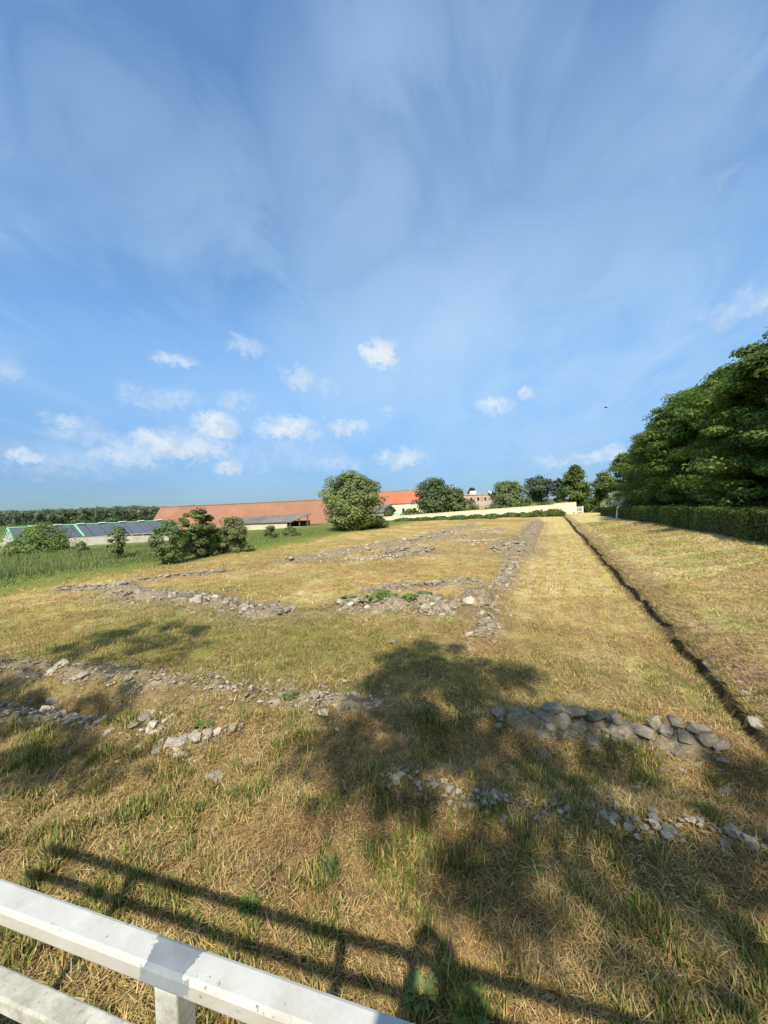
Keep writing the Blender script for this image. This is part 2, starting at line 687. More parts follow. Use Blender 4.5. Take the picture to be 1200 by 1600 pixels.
# ruined walls: pixel polyline on the ground -> world polyline, width, height
RUIN = {
    'A': dict(px=[(775, 1128), (850, 1128), (930, 1140), (1030, 1152), (1125, 1172)], w=0.42, h=0.20),
    'B': dict(px=[(585, 1250), (650, 1240), (730, 1262), (860, 1282), (960, 1292), (1080, 1308), (1190, 1326)], w=0.45, h=0.13),
    'C1': dict(px=[(-90, 1032), (0, 1046), (90, 1052), (200, 1068), (310, 1082), (420, 1104), (520, 1106), (610, 1108)], w=0.55, h=0.16),
    'C2': dict(px=[(-60, 1096), (0, 1103), (90, 1118), (178, 1132)], w=0.55, h=0.18),
    'C3': dict(px=[(215, 1138), (260, 1150)], w=0.4, h=0.10),
    'C4': dict(px=[(262, 1182), (300, 1176), (345, 1164), (366, 1158)], w=0.38, h=0.17),
    'D1': dict(px=[(90, 922), (130, 920), (200, 918)], w=0.55, h=0.22),
    'D2': dict(px=[(212, 911), (270, 903), (350, 893)], w=0.40, h=0.16),
    'D3': dict(px=[(175, 930), (250, 938), (330, 948), (400, 958), (452, 964)], w=1.1, h=0.26),
    'E1': dict(px=[(575, 926), (620, 918), (690, 917), (752, 914)], w=0.55, h=0.20),
    'E2': dict(px=[(528, 952), (560, 950), (620, 949), (690, 947)], w=0.75, h=0.28),
    'E3': dict(px=[(658, 966), (685, 958), (715, 960)], w=0.55, h=0.25),
    'E4': dict(px=[(748, 962), (748, 938)], w=0.85, h=0.34),
    'E5': dict(px=[(750, 1002), (760, 986), (768, 972)], w=0.45, h=0.18),
    'F1': dict(px=[(841, 817), (828, 838), (812, 862), (806, 872)], w=1.3, h=0.28),
    'F2': dict(px=[(803, 880), (796, 895), (788, 915), (776, 934)], w=0.5, h=0.22),
    'G1': dict(px=[(450, 880), (540, 866), (640, 850), (700, 832), (740, 822)], w=1.2, h=0.26),
    'H1': dict(px=[(600, 868), (640, 864), (675, 864)], w=1.2, h=0.30),
    'H2': dict(px=[(768, 863), (795, 862), (812, 860)], w=1.0, h=0.28),
    'H3': dict(px=[(535, 876), (580, 873), (620, 872)], w=0.7, h=0.15),
    'H4': dict(px=[(745, 832), (770, 831), (790, 829)], w=0.9, h=0.2),
    'H5': dict(px=[(705, 840), (745, 838), (775, 837)], w=1.1, h=0.16),
    'H6': dict(px=[(720, 849), (760, 848), (790, 846)], w=1.2, h=0.16),
    'H7': dict(px=[(610, 852), (660, 846), (710, 838)], w=0.9, h=0.14),
}
for r in RUIN.values():
    r['pts'] = [at(x, y) for x, y in r['px']]


def seg_dist(x, y, pts, reach=None):
    """distance to polyline (far points only roughly, when reach is given)"""
    best = np.full(np.shape(x), 1e9)
    if reach is not None:
        xs = [q.x for q in pts]
        ys = [q.y for q in pts]
        mk = (x > min(xs) - reach) & (x < max(xs) + reach) & (y > min(ys) - reach) & (y < max(ys) + reach)
        if mk.any():
            best[mk] = seg_dist(x[mk], y[mk], pts)
        return best
    for a, b in zip(pts[:-1], pts[1:]):
        dx, dy = b.x - a.x, b.y - a.y
        L2 = dx * dx + dy * dy
        t = np.clip(((x - a.x) * dx + (y - a.y) * dy) / L2, 0, 1)
        d = np.hypot(x - (a.x + t * dx), y - (a.y + t * dy))
        best = np.minimum(best, d)
    return best


HOLLOW = [at(x, y) for x, y in [(-120, 1068), (0, 1078), (100, 1092), (200, 1112)]]
FRONT_A = [at(x, y) for x, y in [(700, 1160), (850, 1165), (1000, 1185), (1150, 1215)]]
BRM = [at(x, y) for x, y in [(640, 1050), (700, 1052), (760, 1050)]]


def bank_amp(u):
    return 0.92 * (1 - sstep(12, 72, u)) + 0.02


def terrain(x, y, trench=True):
    x = np.asarray(x, dtype=float)
    y = np.asarray(y, dtype=float)
    u, v = to_uv(x, y)
    r = np.hypot(x, y)
    near = 1 - sstep(60, 160, r)
    z = (fbm(x, y, 0.35, 3) - 0.5) * 0.30 * near + (fbm(x, y, 2.1, 3, 3.3) - 0.5) * 0.07 * near * (1 - sstep(15, 40, r))
    z = z + ((fbm(x, y, 3.3, 3, 8.1) - 0.5) * 0.13 + (fbm(x, y, 9.0, 2, 18.1) - 0.5) * 0.07) * (1 - sstep(5, 14, r))
    strip = sstep(-1.4, -0.9, v) * (1 - sstep(1.9, 2.3, v))
    z = z * (1 - 0.65 * strip) - 0.04 * strip
    # meadow falling away on the left
    z = z - 2.3 * sstep(-20, -64, v) * np.clip((-20 - v) / 44, 0, 1) ** 0.25 - 1.7 * sstep(-60, -110, v)
    # bank on the right
    b = np.clip((v - 2.3) / 4.9, 0, 1)
    z = z + np.where(v > 2.3, bank_amp(u) * b ** 0.85 + 0.04 * np.minimum(1, (v - 2.3) / 0.3), 0)
    if trench:
        g = sstep(1.80, 2.0, v) * (1 - sstep(2.75, 3.1, v)) * (1 - sstep(58, 62, u)) * sstep(0.5, 1.5, u)
        z = z - 0.36 * g
    # ruin mounds
    for r_ in RUIN.values():
        p = r_['pts']
        xs = [q.x for q in p]
        ys = [q.y for q in p]
        w = r_['w']
        mk = (x > min(xs) - 2.5 * w) & (x < max(xs) + 2.5 * w) & (y > min(ys) - 2.5 * w) & (y < max(ys) + 2.5 * w)
        if mk.any():
            d = seg_dist(x[mk], y[mk], p)
            z[mk] += 0.62 * r_['h'] * np.exp(-(d / (0.75 * w)) ** 2)
    d = seg_dist(x, y, HOLLOW, 1.6)
    z = z - 0.30 * np.exp(-(d / 0.38) ** 2)
    d = seg_dist(x, y, FRONT_A, 2)
    z = z - 0.14 * np.exp(-(d / 0.45) ** 2)
    d = seg_dist(x, y, BRM, 2)
    z = z + 0.16 * np.exp(-(d / 0.5) ** 2)
    return z


def trench_profile(u, v):
    """height of the cut edge of the bank over the walk"""
    j = (fbm(u, v * 0 + 2, 1.7, 3, 5.0) - 0.5) * 0.22
    vv = v - j
    gap = sstep(9.0, 9.25, u) * (1 - sstep(9.75, 10.0, u))
    wob = 0.05 * (fbm(u, u * 0 + 7, 4.0, 2, 15.0) - 0.5)
    dep = -0.15 * (1 - gap) * (0.75 + 0.5 * fbm(u, u * 0 + 1, 1.1, 2, 33.0))
    k1 = sstep(2.06 + wob, 2.11 + wob, vv)
    k2 = sstep(2.21, 2.26, vv)
    rough = (fbm(u, v, 5.0, 3, 1.0) - 0.5) * 0.08
    fade = sstep(1.72, 1.9, v) * (1 - sstep(2.9, 3.3, v))
    x, y = from_uv(u, v)
    base = terrain(x, y, False)
    lift = 0.04 * k2 * (1 - sstep(2.5, 3.0, vv))
    return base + fade * (dep * k1 * (1 - k2) + lift + rough * k1)


def ground_z(x, y):
    x = np.atleast_1d(np.asarray(x, dtype=float))
    y = np.atleast_1d(np.asarray(y, dtype=float))
    u, v = to_uv(x, y)
    z = terrain(x, y, False)
    mk = (v > 1.7) & (v < 3.35) & (u > 0.5) & (u < 62)
    if mk.any():
        z[mk] = trench_profile(u[mk], v[mk])
    return z


def gz(x, y):
    return float(ground_z([x], [y])[0])


DRY = np.array((0.47, 0.335, 0.150))
PALE = np.array((0.55, 0.455, 0.235))
BROWN = np.array((0.235, 0.150, 0.068))
GREEN = np.array((0.235, 0.240, 0.062))
LUSH = np.array((0.150, 0.190, 0.050))
SOIL = np.array((0.20, 0.165, 0.125))
GREEN_SPOTS = [(at(430, 1050), 1.6), (at(200, 1010), 2.6), (at(470, 1010), 1.3), (at(830, 1050), 0.8), (at(960, 1050), 0.9), (at(60, 960), 3.0), (at(180, 985), 3.0), (at(420, 985), 2.2), (at(300, 1045), 1.5),
               (at(700, 1085), .8), (at(350, 990), 1.6), (at(960, 1220), 0.5), (at(520, 1370), 0.22), (at(330, 1440), 0.5), (at(720, 1580), 0.3),
               (at(840, 1350), 0.3), (at(150, 1400), 0.5), (at(200, 1270), 0.6), (at(700, 905), 0.8), (at(630, 950), 0.8)]


def green_amount(x, y):
    u, v = to_uv(x, y)
    g = sstep(0.44, 0.70, fbm(x, y, 0.42, 4, 2.0)) * 0.75
    g = g * 0.65 + 0.45 * sstep(0.46, 0.70, fbm(x, y, 1.6, 4, 6.0)) + 0.8 * sstep(0.47, 0.66, fbm(x, y, 3.6, 3, 26.0)) * (1 - sstep(6, 14, np.hypot(x, y)))
    for p, s in GREEN_SPOTS:
        g = g + 0.6 * np.exp(-((x - p.x) ** 2 + (y - p.y) ** 2) / (s * s)) * (0.4 + fbm(x, y, 2.5, 3, 4.0))
    g = g + 1.2 * sstep(-16.5, -19.5, v + 2.5 * (fbm(x, y, 0.3, 3, 9.0) - 0.5))
    strip = sstep(-1.2, -0.8, v) * (1 - sstep(1.9, 2.2, v)) * sstep(7, 12, u)
    g = g * (1 - 0.6 * strip)
    mid = sstep(9, 14, np.hypot(x, y)) * sstep(-19, -16, v)
    return np.clip(g * (1 - 0.45 * mid), 0, 1)


def ground_col(x, y):
    u, v = to_uv(x, y)
    g = green_amount(x, y)[:, None]
    n = fbm(x, y, 0.8, 4, 12.0)[:, None]
    n2 = fbm(x, y, 0.22, 3, 20.0)[:, None]
    c = DRY * (1 - sstep(0.45, 0.75, n)) + PALE * sstep(0.45, 0.75, n)
    b = sstep(0.50, 0.72, n2)
    c = c * (1 - 0.5 * b) + BROWN * 0.5 * b
    n3 = fbm(x, y, 1.7, 4, 71.0)[:, None]
    rust = sstep(0.50, 0.68, n3)
    c = c * (1 - 0.55 * rust) + np.array((0.38, 0.235, 0.095)) * 0.55 * rust
    gn = sstep(0.52, 0.70, fbm(x, y, 1.15, 4, 77.0))[:, None] * 0.5
    c = c * (1 - gn) + np.array((0.30, 0.285, 0.095)) * gn
    c = c * (1 - g) + (GREEN * (1 - sstep(-17, -21, v)[:, None]) + LUSH * sstep(-17, -21, v)[:, None]) * g
    # mown walk: faint lengthwise swaths
    strip = (sstep(-1.2, -0.9, v) * (1 - sstep(1.9, 2.1, v)) * sstep(6, 12, u))[:, None]
    sw = (0.5 + 0.5 * np.sin(v * 9 + 2.0 * fbm(u, v, 0.25, 2)))[:, None]
    sc = PALE * 1.06 * sw + np.array((0.49, 0.42, 0.160)) * (1 - sw)
    c = c * (1 - 0.75 * strip) + sc * 0.75 * strip
    # bank: pale hay with green showing
    bk = sstep(2.6, 3.4, v)[:, None]
    gb = sstep(0.4, 0.7, fbm(x, y, 0.9, 4, 31.0))[:, None]
    c = c * (1 - bk) + (PALE * 1.05 * (1 - gb) + np.array((0.40, 0.405, 0.135)) * gb) * bk
    # bare crumbly soil along the cut edge
    sl = (sstep(1.9, 2.1, v) * (1 - sstep(2.7, 3.2, v)))[:, None]
    c = c * (1 - 0.6 * sl) + np.array((0.33, 0.25, 0.16)) * 0.6 * sl
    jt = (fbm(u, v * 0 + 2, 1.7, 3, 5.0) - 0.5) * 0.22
    slot_shade = (sstep(1.98, 2.06, v - jt) * (1 - sstep(2.27, 2.33, v - jt)))[:, None]  # shade of the deep narrow trench, painted in as near-black soil colour
    c = c * (1 - 0.9 * slot_shade) + np.array((0.062, 0.048, 0.030)) * 0.9 * slot_shade
    for key, r_ in RUIN.items():
        d = seg_dist(x, y, r_['pts'], 3.5)
        k_ = (0.7 * np.exp(-(d / (r_['w'] * 0.95)) ** 2) * (0.5 + fbm(x, y, 2.2, 3, 40.0)))[:, None]
        k_ = np.clip(k_, 0, 0.85)
        c = c * (1 - k_) + SOIL * 1.15 * k_
    # brown thatch round the near ridge and the mound
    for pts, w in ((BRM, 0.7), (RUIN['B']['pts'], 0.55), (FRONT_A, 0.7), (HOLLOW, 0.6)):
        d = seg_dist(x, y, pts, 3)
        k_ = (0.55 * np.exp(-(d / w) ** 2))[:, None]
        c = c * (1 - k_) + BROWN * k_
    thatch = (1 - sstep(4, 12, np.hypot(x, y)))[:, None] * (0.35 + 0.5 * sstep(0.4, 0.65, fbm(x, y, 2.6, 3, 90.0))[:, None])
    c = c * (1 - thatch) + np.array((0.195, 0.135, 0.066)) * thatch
    far = sstep(150, 260, np.hypot(x, y))[:, None]
    return c * (1 - far) + np.array((0.10, 0.14, 0.045)) * far


# ------------------------------------------------------------------ ground
fa = np.radians(np.arange(-62, 62.01, 0.31))
sa_ = np.radians(np.arange(64, 296.1, 4))
ang = np.concatenate([fa, sa_])
rad = np.concatenate([[0.05], np.geomspace(0.8, 4000, 330)])
A_, R_ = np.meshgrid(ang, rad)
GX = (R_ * np.sin(A_)).ravel()
GY = (R_ * np.cos(A_)).ravel()
GZ = terrain(GX, GY)
na, nr = len(ang), len(rad)
i0 = np.arange(nr - 1)[:, None] * na + np.arange(na)[None, :]
i1 = np.arange(nr - 1)[:, None] * na + (np.arange(na)[None, :] + 1) % na
quads = np.stack([i0, i1, i1 + na, i0 + na], -1).reshape(-1, 4)[:, ::-1]
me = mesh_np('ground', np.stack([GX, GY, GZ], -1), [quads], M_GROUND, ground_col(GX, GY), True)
ground = tag(link('ground', me), kind='structure')

uu = np.concatenate([np.arange(1.0, 20, 0.05), np.arange(20, 61.6, 0.15)])
vv = np.array([1.62, 1.72, 1.80, 1.86, 1.90, 1.94, 1.98, 2.02, 2.06, 2.10, 2.14, 2.18, 2.22, 2.26, 2.30, 2.34, 2.38, 2.44, 2.52, 2.62, 2.75, 2.9, 3.1, 3.3, 3.45])
U_, V_ = np.meshgrid(uu, vv)
U_, V_ = U_.ravel(), V_.ravel()
ZZ = trench_profile(U_, V_) + 0.006 + 0.010 * sstep(15, 40, U_)
BX, BY = from_uv(U_, V_)
nu = len(uu)
i0 = (np.arange(len(vv) - 1)[:, None] * nu + np.arange(nu - 1)[None, :])
quads = np.stack([i0, i0 + 1, i0 + 1 + nu, i0 + nu], -1).reshape(-1, 4)[:, ::-1]
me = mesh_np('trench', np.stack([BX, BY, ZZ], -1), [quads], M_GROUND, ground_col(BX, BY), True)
tag(link('trench', me), kind='structure')

# ------------------------------------------------------------------ ruins
STONES = {}
STONE_V = []
for i in range(16):
    rr = np.random.default_rng(100 + i)
    bm = bmesh.new()
    npt = 20
    for _ in range(npt):
        d = rr.normal(size=3)
        d /= np.linalg.norm(d)
        # squarish blocks: push the points towards a cube
        d = d / (np.abs(d) ** 5).sum() ** 0.2 * (0.5 * (0.82 + 0.22 * rr.random()))
        bm.verts.new(d)
    res = bmesh.ops.convex_hull(bm, input=bm.verts)
    bmesh.ops.delete(bm, geom=list({e for e in res['geom_interior'] if isinstance(e, bmesh.types.BMVert)}), context='VERTS')
    bmesh.ops.recalc_face_normals(bm, faces=bm.faces)
    for nm, mt in (('grey', M_STONE), ('pale', M_PALE)):
        me = bpy.data.meshes.new('stone')
        bm.to_mesh(me)
        me.materials.append(mt)
        STONES.setdefault(nm, []).append(me)
    V = np.array([v.co for v in bm.verts])
    T = []
    for f in bm.faces:
        idx = [v.index for v in f.verts]
        for q in range(1, len(idx) - 1):
            T.append((idx[0], idx[q], idx[q + 1]))
    bm.verts.index_update()
    T = []
    for f in bm.faces:
        idx = [v.index for v in f.verts]
        for q in range(1, len(idx) - 1):
            T.append((idx[0], idx[q], idx[q + 1]))
    STONE_V.append((V, np.array(T)))
    bm.free()


def along(pts, t):
    L = [0]
    for a, b in zip(pts[:-1], pts[1:]):
        L.append(L[-1] + (b - a).length)
    s = t * L[-1]
    for i in range(len(pts) - 1):
        if s <= L[i + 1] + 1e-9:
            f = (s - L[i]) / max(1e-9, L[i + 1] - L[i])
            d = (pts[i + 1] - pts[i]).normalized()
            return pts[i].lerp(pts[i + 1], f), d
    return pts[-1], (pts[-1] - pts[-2]).normalized()


def plen(pts):
    return sum((b - a).length for a, b in zip(pts[:-1], pts[1:]))


def add_stone(parent, p, size, kind='grey', flat=0.6, tilt=0.3, rz=None):
    me = random.choice(STONES[kind])
    o = link('stone', me, parent)
    o.location = Vector(p) - parent.location
    o.rotation_euler = (random.gauss(0, tilt), random.gauss(0, tilt), random.uniform(0, 6.28) if rz is None else rz)
    o.scale = (size * random.uniform(0.85, 1.4), size * random.uniform(0.7, 1.05), size * flat * random.uniform(0.8, 1.2))
    return o


def core_mesh(key, parent, step=0.10, hmul=1.0, wmul=1.0):
    r = RUIN[key]
    pts = r['pts']
    L = plen(pts)
    n = max(4, int(L / step))
    prof = np.linspace(-1, 1, 11)
    V = []
    for i in range(n + 1):
        p, d = along(pts, i / n)
        nrm = Vector((-d.y, d.x, 0))
        e = min(1, min(i, n - i) * step / (0.35 * r['w']) + 0.15)
        wl = r['w'] * 0.5 * wmul * (0.75 + 0.5 * float(fbm([i * step], [3.0], 1.3, 3, len(key) + ord(key[0]))[0]))
        for q in prof:
            x, y = p.x + nrm.x * q * wl, p.y + nrm.y * q * wl
            V.append((x, y, q, e))
    V = np.array(V)
    z0 = ground_z(V[:, 0], V[:, 1])
    hh = (1 - np.abs(V[:, 2]) ** 3.0)
    nz_ = -0.25 + 1.7 * fbm(V[:, 0], V[:, 1], 1.6 / max(0.4, r['w']), 3, 7.7)
    fine = (fbm(V[:, 0], V[:, 1], 11.0, 3, 2.2) - 0.5) * 0.9
    z = z0 - 0.03 + r['h'] * 0.6 * hmul * hh * V[:, 3] * (nz_ + fine)
    P_ = np.stack([V[:, 0], V[:, 1], z], -1) - np.array(parent.location)
    m_ = len(prof)
    i0 = np.arange(n)[:, None] * m_ + np.arange(m_ - 1)[None, :]
    q = np.stack([i0, i0 + 1, i0 + 1 + m_, i0 + m_], -1).reshape(-1, 4)[:, ::-1]
    return link('rubble_core', mesh_np('rubble_core', P_, [q], M_RUBBLE, None, False), parent)


def scatter(key, parent, n, size, kind='grey', pale=0.0, spread=0.45, lift=0.3, flat=0.6, tilt=0.3):
    r = RUIN[key]
    for _ in range(n):
        p, d = along(r['pts'], random.random())
        nrm = Vector((-d.y, d.x, 0))
        off = random.gauss(0, spread) * r['w']
        q = p + nrm * off + d * random.gauss(0, 0.05)
        s = size * 0.9 * random.lognormvariate(0, 0.4)
        top = max(0.0, 1 - abs(off / (0.5 * r['w'])) ** 2.5) * r['h'] * 0.6
        z = gz(q.x, q.y) + top * lift * 2 - s * flat * 0.20
        add_stone(parent, (q.x, q.y, z), s, 'pale' if random.random() < pale else kind, flat, tilt)


def joined_stones(key, parent, n, size, mt, spread=0.42, flat=0.55, ride=1.0):
    """far, small stones of a wall, real geometry joined in one part"""
    r = RUIN[key]
    Vs, Fs, Q = [], [], []
    b = 0
    for _ in range(n):
        p, d = along(r['pts'], random.random())
        nrm = Vector((-d.y, d.x, 0))
        off = random.gauss(0, spread) * r['w']
        q = p + nrm * off
        s = size * random.lognormvariate(0, 0.4)
        top = max(0.0, 1 - abs(off / (0.5 * r['w'])) ** 2.5) * r['h'] * 0.62 * ride * random.random()
        Q.append((q.x, q.y, top + s * flat * 0.05, s))
    ZQ = ground_z([q[0] for q in Q], [q[1] for q in Q])
    for (qx, qy, top, s), zq in zip(Q, ZQ):
        q = Vector((qx, qy, 0))
        z = zq + top
        V, T = random.choice(STONE_V)
        a = random.uniform(0, 6.28)
        c_, s_ = math.cos(a), math.sin(a)
        W = V * np.array((s * random.uniform(0.9, 1.5), s, s * flat))
        W = np.stack([W[:, 0] * c_ - W[:, 1] * s_, W[:, 0] * s_ + W[:, 1] * c_, W[:, 2] + 0.2 * W[:, 0]], -1) + np.array((q.x, q.y, z))
        Vs.append(W)
        Fs.append(T + b)
        b += len(V)
    me = mesh_np('loose_stones', np.concatenate(Vs) - np.array(parent.location), [np.concatenate(Fs)], mt)
    return tag(link('loose_stones', me, parent), kind='stuff')


def ruin(key, label, near=True, n=60, size=0.2, kind='grey', pale=0.1, **kw):
    p0 = along(RUIN[key]['pts'], 0.5)[0]
    t = thing('ruin_wall', label, 'ruin wall', (p0.x, p0.y, gz(p0.x, p0.y)), 0, 'low remains of excavated stone walls')
    core_mesh(key, t, kw.pop('step', 0.10), kw.pop('hmul', 1.0), kw.pop('wmul', 1.0))
    if near:
        scatter(key, t, n, size, kind, pale, **kw)
        joined_stones(key, t, int(70 * plen(RUIN[key]['pts']) * (0.5 + RUIN[key]['w'])), min(0.055, size * 0.42), M_PALE if kind == 'pale' else M_STONE, 0.55, 0.6, 0.55)
    else:
        joined_stones(key, t, n, size, M_STONE if kind == 'grey' else M_PALE)
    return t


# the wall of squared grey stones, laid in rough courses on its near face
tA = ruin('A', 'low wall of squared grey stones in shade right of centre', True, 26, 0.15, 'grey', 0.12, spread=0.5)
ptsA = RUIN['A']['pts']
LA = plen(ptsA)
for crs in range(4):
    s = 0.0
    while s < LA:
        t_ = s / LA
        w_ = random.uniform(0.13, 0.27)
        if t_ > (0.20 if crs else 0.05) - 0.02 * crs:
            p, d = along(ptsA, min(1, t_ + 0.5 * w_ / LA))
            nrm = Vector((d.y, -d.x, 0))
            if nrm.y > 0:
                nrm = -nrm
            setb = 0.16 - 0.07 * crs + random.gauss(0, 0.02)
            q = p + nrm * setb
            zz = gz(p.x, p.y) - 0.15 + 0.095 * crs + random.gauss(0, 0.012)
            fade = 1 - sstep(0.9, 1.0, np.array(t_))
            if random.random() < 0.93 and (crs < 3 or random.random() < 0.75 * fade):
                o = add_stone(tA, (q.x, q.y, zz), 0.2, 'grey', 0.6, 0.10, math.atan2(d.y, d.x) + random.gauss(0, 0.2))
                o.scale = (w_ * random.uniform(0.85, 1.3), random.uniform(0.15, 0.25), random.uniform(0.09, 0.17))
                o.rotation_euler[0] += random.gauss(0, 0.22)
                o.rotation_euler[1] += random.gauss(0, 0.16)
        s += w_
ruin('B', 'nearest crumbled wall line of pale limestone bits in the thatch', True, 190, 0.048, 'pale', 0.7, spread=0.24, hmul=0.55, wmul=0.55, lift=0.35)
ruin('C1', 'long crumbled wall line on the far side of the shaded hollow', True, 130, 0.085, 'grey', 0.4, spread=0.42, hmul=0.75)
ruin('C2', 'stony wall top on the near side of the shaded hollow', True, 120, 0.085, 'grey', 0.5, spread=0.40, hmul=0.8)
ruin('C3', 'flat pale stones lying by the end of the shaded hollow', True, 14, 0.12, 'pale', 0.6, spread=0.4, flat=0.4, hmul=0.6)
ruin('C4', 'small sunlit stump of wall stones left of centre foreground', True, 56, 0.075, 'pale', 0.4, spread=0.36)
ruin('D1', 'short row of flat grey slabs beside the tall grass', True, 60, 0.24, 'grey', 0.1, spread=0.36, flat=0.35, tilt=0.15)
ruin('D2', 'thin line of slabs running back from the tall grass', True, 50, 0.20, 'grey', 0.15, spread=0.30, flat=0.35, tilt=0.12)
ruin('D3', 'broad grey rubble wall across the sunlit grass at left', True, 230, 0.14, 'grey', 0.3, spread=0.40)
ruin('E1', 'back wall of the small ruined room at centre', True, 120, 0.12, 'grey', 0.25, spread=0.36)
ruin('E2', 'front wall of the small ruined room overgrown with weeds', True, 150, 0.13, 'grey', 0.4, spread=0.42)
ruin('E3', 'tilted grey boulders before the small ruined room', True, 26, 0.22, 'grey', 0.1, spread=0.34)
ruin('E4', 'chunky mortared masonry block at the corner by the grass walk', True, 80, 0.14, 'grey', 0.3, spread=0.36, hmul=2.2)
ruin('E5', 'few upright stones between masonry block and tree shadow', True, 30, 0.11, 'pale', 0.4, spread=0.36)
ruin('F1', 'broad grey wall footing along the far left edge of the walk', False, 260, 0.13, 'grey', step=0.2, hmul=1.5, wmul=1.15)
ruin('F2', 'narrow stone line along the left edge of the walk', True, 70, 0.17, 'grey', 0.3, spread=0.36)
ruin('G1', 'long pale grey wall running back beside the green meadow', False, 380, 0.14, 'grey', step=0.2, hmul=1.5, wmul=1.15)
ruin('H1', 'dark hollowed rubble heap in the middle of the far grass', False, 200, 0.16, 'grey', step=0.2, hmul=1.4, wmul=1.1)
ruin('H2', 'rubble heap ending against the wall footing of the walk', False, 140, 0.16, 'grey', step=0.2, hmul=1.4, wmul=1.1)
ruin('H3', 'row of small stones between long wall and hollowed heap', False, 90, 0.11, 'grey', step=0.2, hmul=1.5, wmul=1.2)
ruin('H4', 'farthest short rubble line before the clipped bushes', False, 90, 0.11, 'pale', step=0.3, hmul=1.5, wmul=1.2)
ruin('H5', 'second farthest rubble patch before the clipped bushes', False, 90, 0.11, 'pale', step=0.3, hmul=1.5, wmul=1.2)
ruin('H6', 'pale rubble patch joining the far wall footing', False, 90, 0.11, 'pale', step=0.3, hmul=1.5, wmul=1.2)
ruin('H7', 'thin pale rubble strip beside the long grey wall', False, 90, 0.11, 'pale', step=0.3, hmul=1.5, wmul=1.2)

# stones set along the cut edge of the bank
x_, y_ = from_uv(8, 2.35)
te = thing('ruin_wall', 'long low stone edge along the dark trench right of the walk', 'ruin wall', (x_, y_, gz(x_, y_)), 0, 'low remains of excavated stone walls')
for i in range(170):
    u = 4.5 + 14 * random.random() ** 1.2
    if 9.0 < u < 10.0:
        continue
    j = float((fbm([u], [2.0], 1.7, 3, 5.0)[0] - 0.5) * 0.22)
    v = 2.30 + j + abs(random.gauss(0, 0.12)) - 0.04
    X, Y = from_uv(u, v)
    s = 0.085 * random.lognormvariate(0, 0.35)
    add_stone(te, (X, Y, gz(X, Y) - 0.02), s, 'pale' if random.random() < 0.35 else 'grey', 0.5, 0.2, -AZ + 1.57 + random.gauss(0, 0.3))
for i in range(90):
    u = 5 + 30 * random.random()
    v = 2.4 + 0.9 * random.random() ** 1.5
    X, Y = from_uv(u, v)
    add_stone(te, (X, Y, gz(X, Y) + 0.005), 0.08 * random.lognormvariate(0, 0.4), 'pale' if random.random() < 0.5 else 'grey', 0.5)

# loose stones lying in the grass, one by one
LOOSE = [(615, 1002, .16, 'pale', 'pale stone lying alone in sunlit grass at centre'), (335, 1218, .17, 'pale', 'flat pale stone lying in dry grass below the wall stump'),
         (920, 1325, .09, 'pale', 'small upright white stone below the pale wall line'), (1183, 1135, .16, 'pale', 'rounded white stone at the trench end by the right edge'),
         (688, 1245, .10, 'grey', 'small grey stone beyond the pale wall line'), (505, 1128, .12, 'pale', 'flat pale stone where sun meets the tree shadow'),
         (170, 1158, .10, 'pale', 'small white stone in shade before the hollow'), (848, 1140, .13, 'grey', 'grey stone fallen before the squared wall'),
         (1020, 1185, .07, 'pale', 'little white stone in the shaded hollow before the wall')]
for (px, py, s, kd, lb) in LOOSE:
    p = at(px, py)
    o = link('loose_stone', random.choice(STONES[kd]), None, (p.x, p.y, gz(p.x, p.y) + s * 0.12))
    o.scale = (s * 1.3, s, s * 0.6)
    o.rotation_euler = (random.gauss(0, .2), random.gauss(0, .2), random.uniform(0, 6))
    tag(o, lb, 'stone', 'loose stones in the grass')

# ------------------------------------------------------------------ foliage helpers


def leaf_cloud(cent, nrm, size, rng, aspect=0.62, droop=0.0):
    """diamond leaves: cent (n,3), nrm (n,3), size (n,)"""
    n = len(cent)
    nrm = nrm / (np.linalg.norm(nrm, axis=1, keepdims=True) + 1e-9)
    t = rng.normal(size=(n, 3))
    t[:, 2] -= droop
    t = t - nrm * (t * nrm).sum(1, keepdims=True)
    t /= np.linalg.norm(t, axis=1, keepdims=True) + 1e-9
    b = np.cross(nrm, t)
    s = size[:, None]
    fold = nrm * s * 0.12
    V = np.stack([cent - t * s * 0.5, cent + b * s * 0.5 * aspect + fold + t * s * 0.05, cent + t * s * 0.5, cent - b * s * 0.5 * aspect + fold + t * s * 0.05], 1)
    return V.reshape(-1, 3), np.arange(n * 4).reshape(n, 4)


def clump_leaves(clumps, per, size, rng, up=0.5, flat=0.6, shell=0.35, out=0.9):
    """clumps: (n,4) centre + radius"""
    n = len(clumps)
    idx = np.repeat(np.arange(n), per)
    d = rng.normal(size=(len(idx), 3))
    d /= np.linalg.norm(d, axis=1, keepdims=True)
    r = (shell + (1 - shell) * rng.random(len(idx)) ** 0.6)
    sc = np.array((1, 1, flat))
    c = clumps[idx, :3] + d * sc * (clumps[idx, 3] * r)[:, None]
    # leaves turn outwards to the light, away from the heart of the crown
    mid = np.array((np.median(clumps[:, 0]), np.median(clumps[:, 1]), np.percentile(clumps[:, 2], 35)))
    o = c - mid
    o /= np.linalg.norm(o, axis=1, keepdims=True) + 1e-6
    nr = d * (1.15 - 0.6 * out) + o * out + rng.normal(size=d.shape) * 0.4 + np.array((0, 0, up))
    return c, nr, size * rng.lognormal(0, 0.22, len(idx))


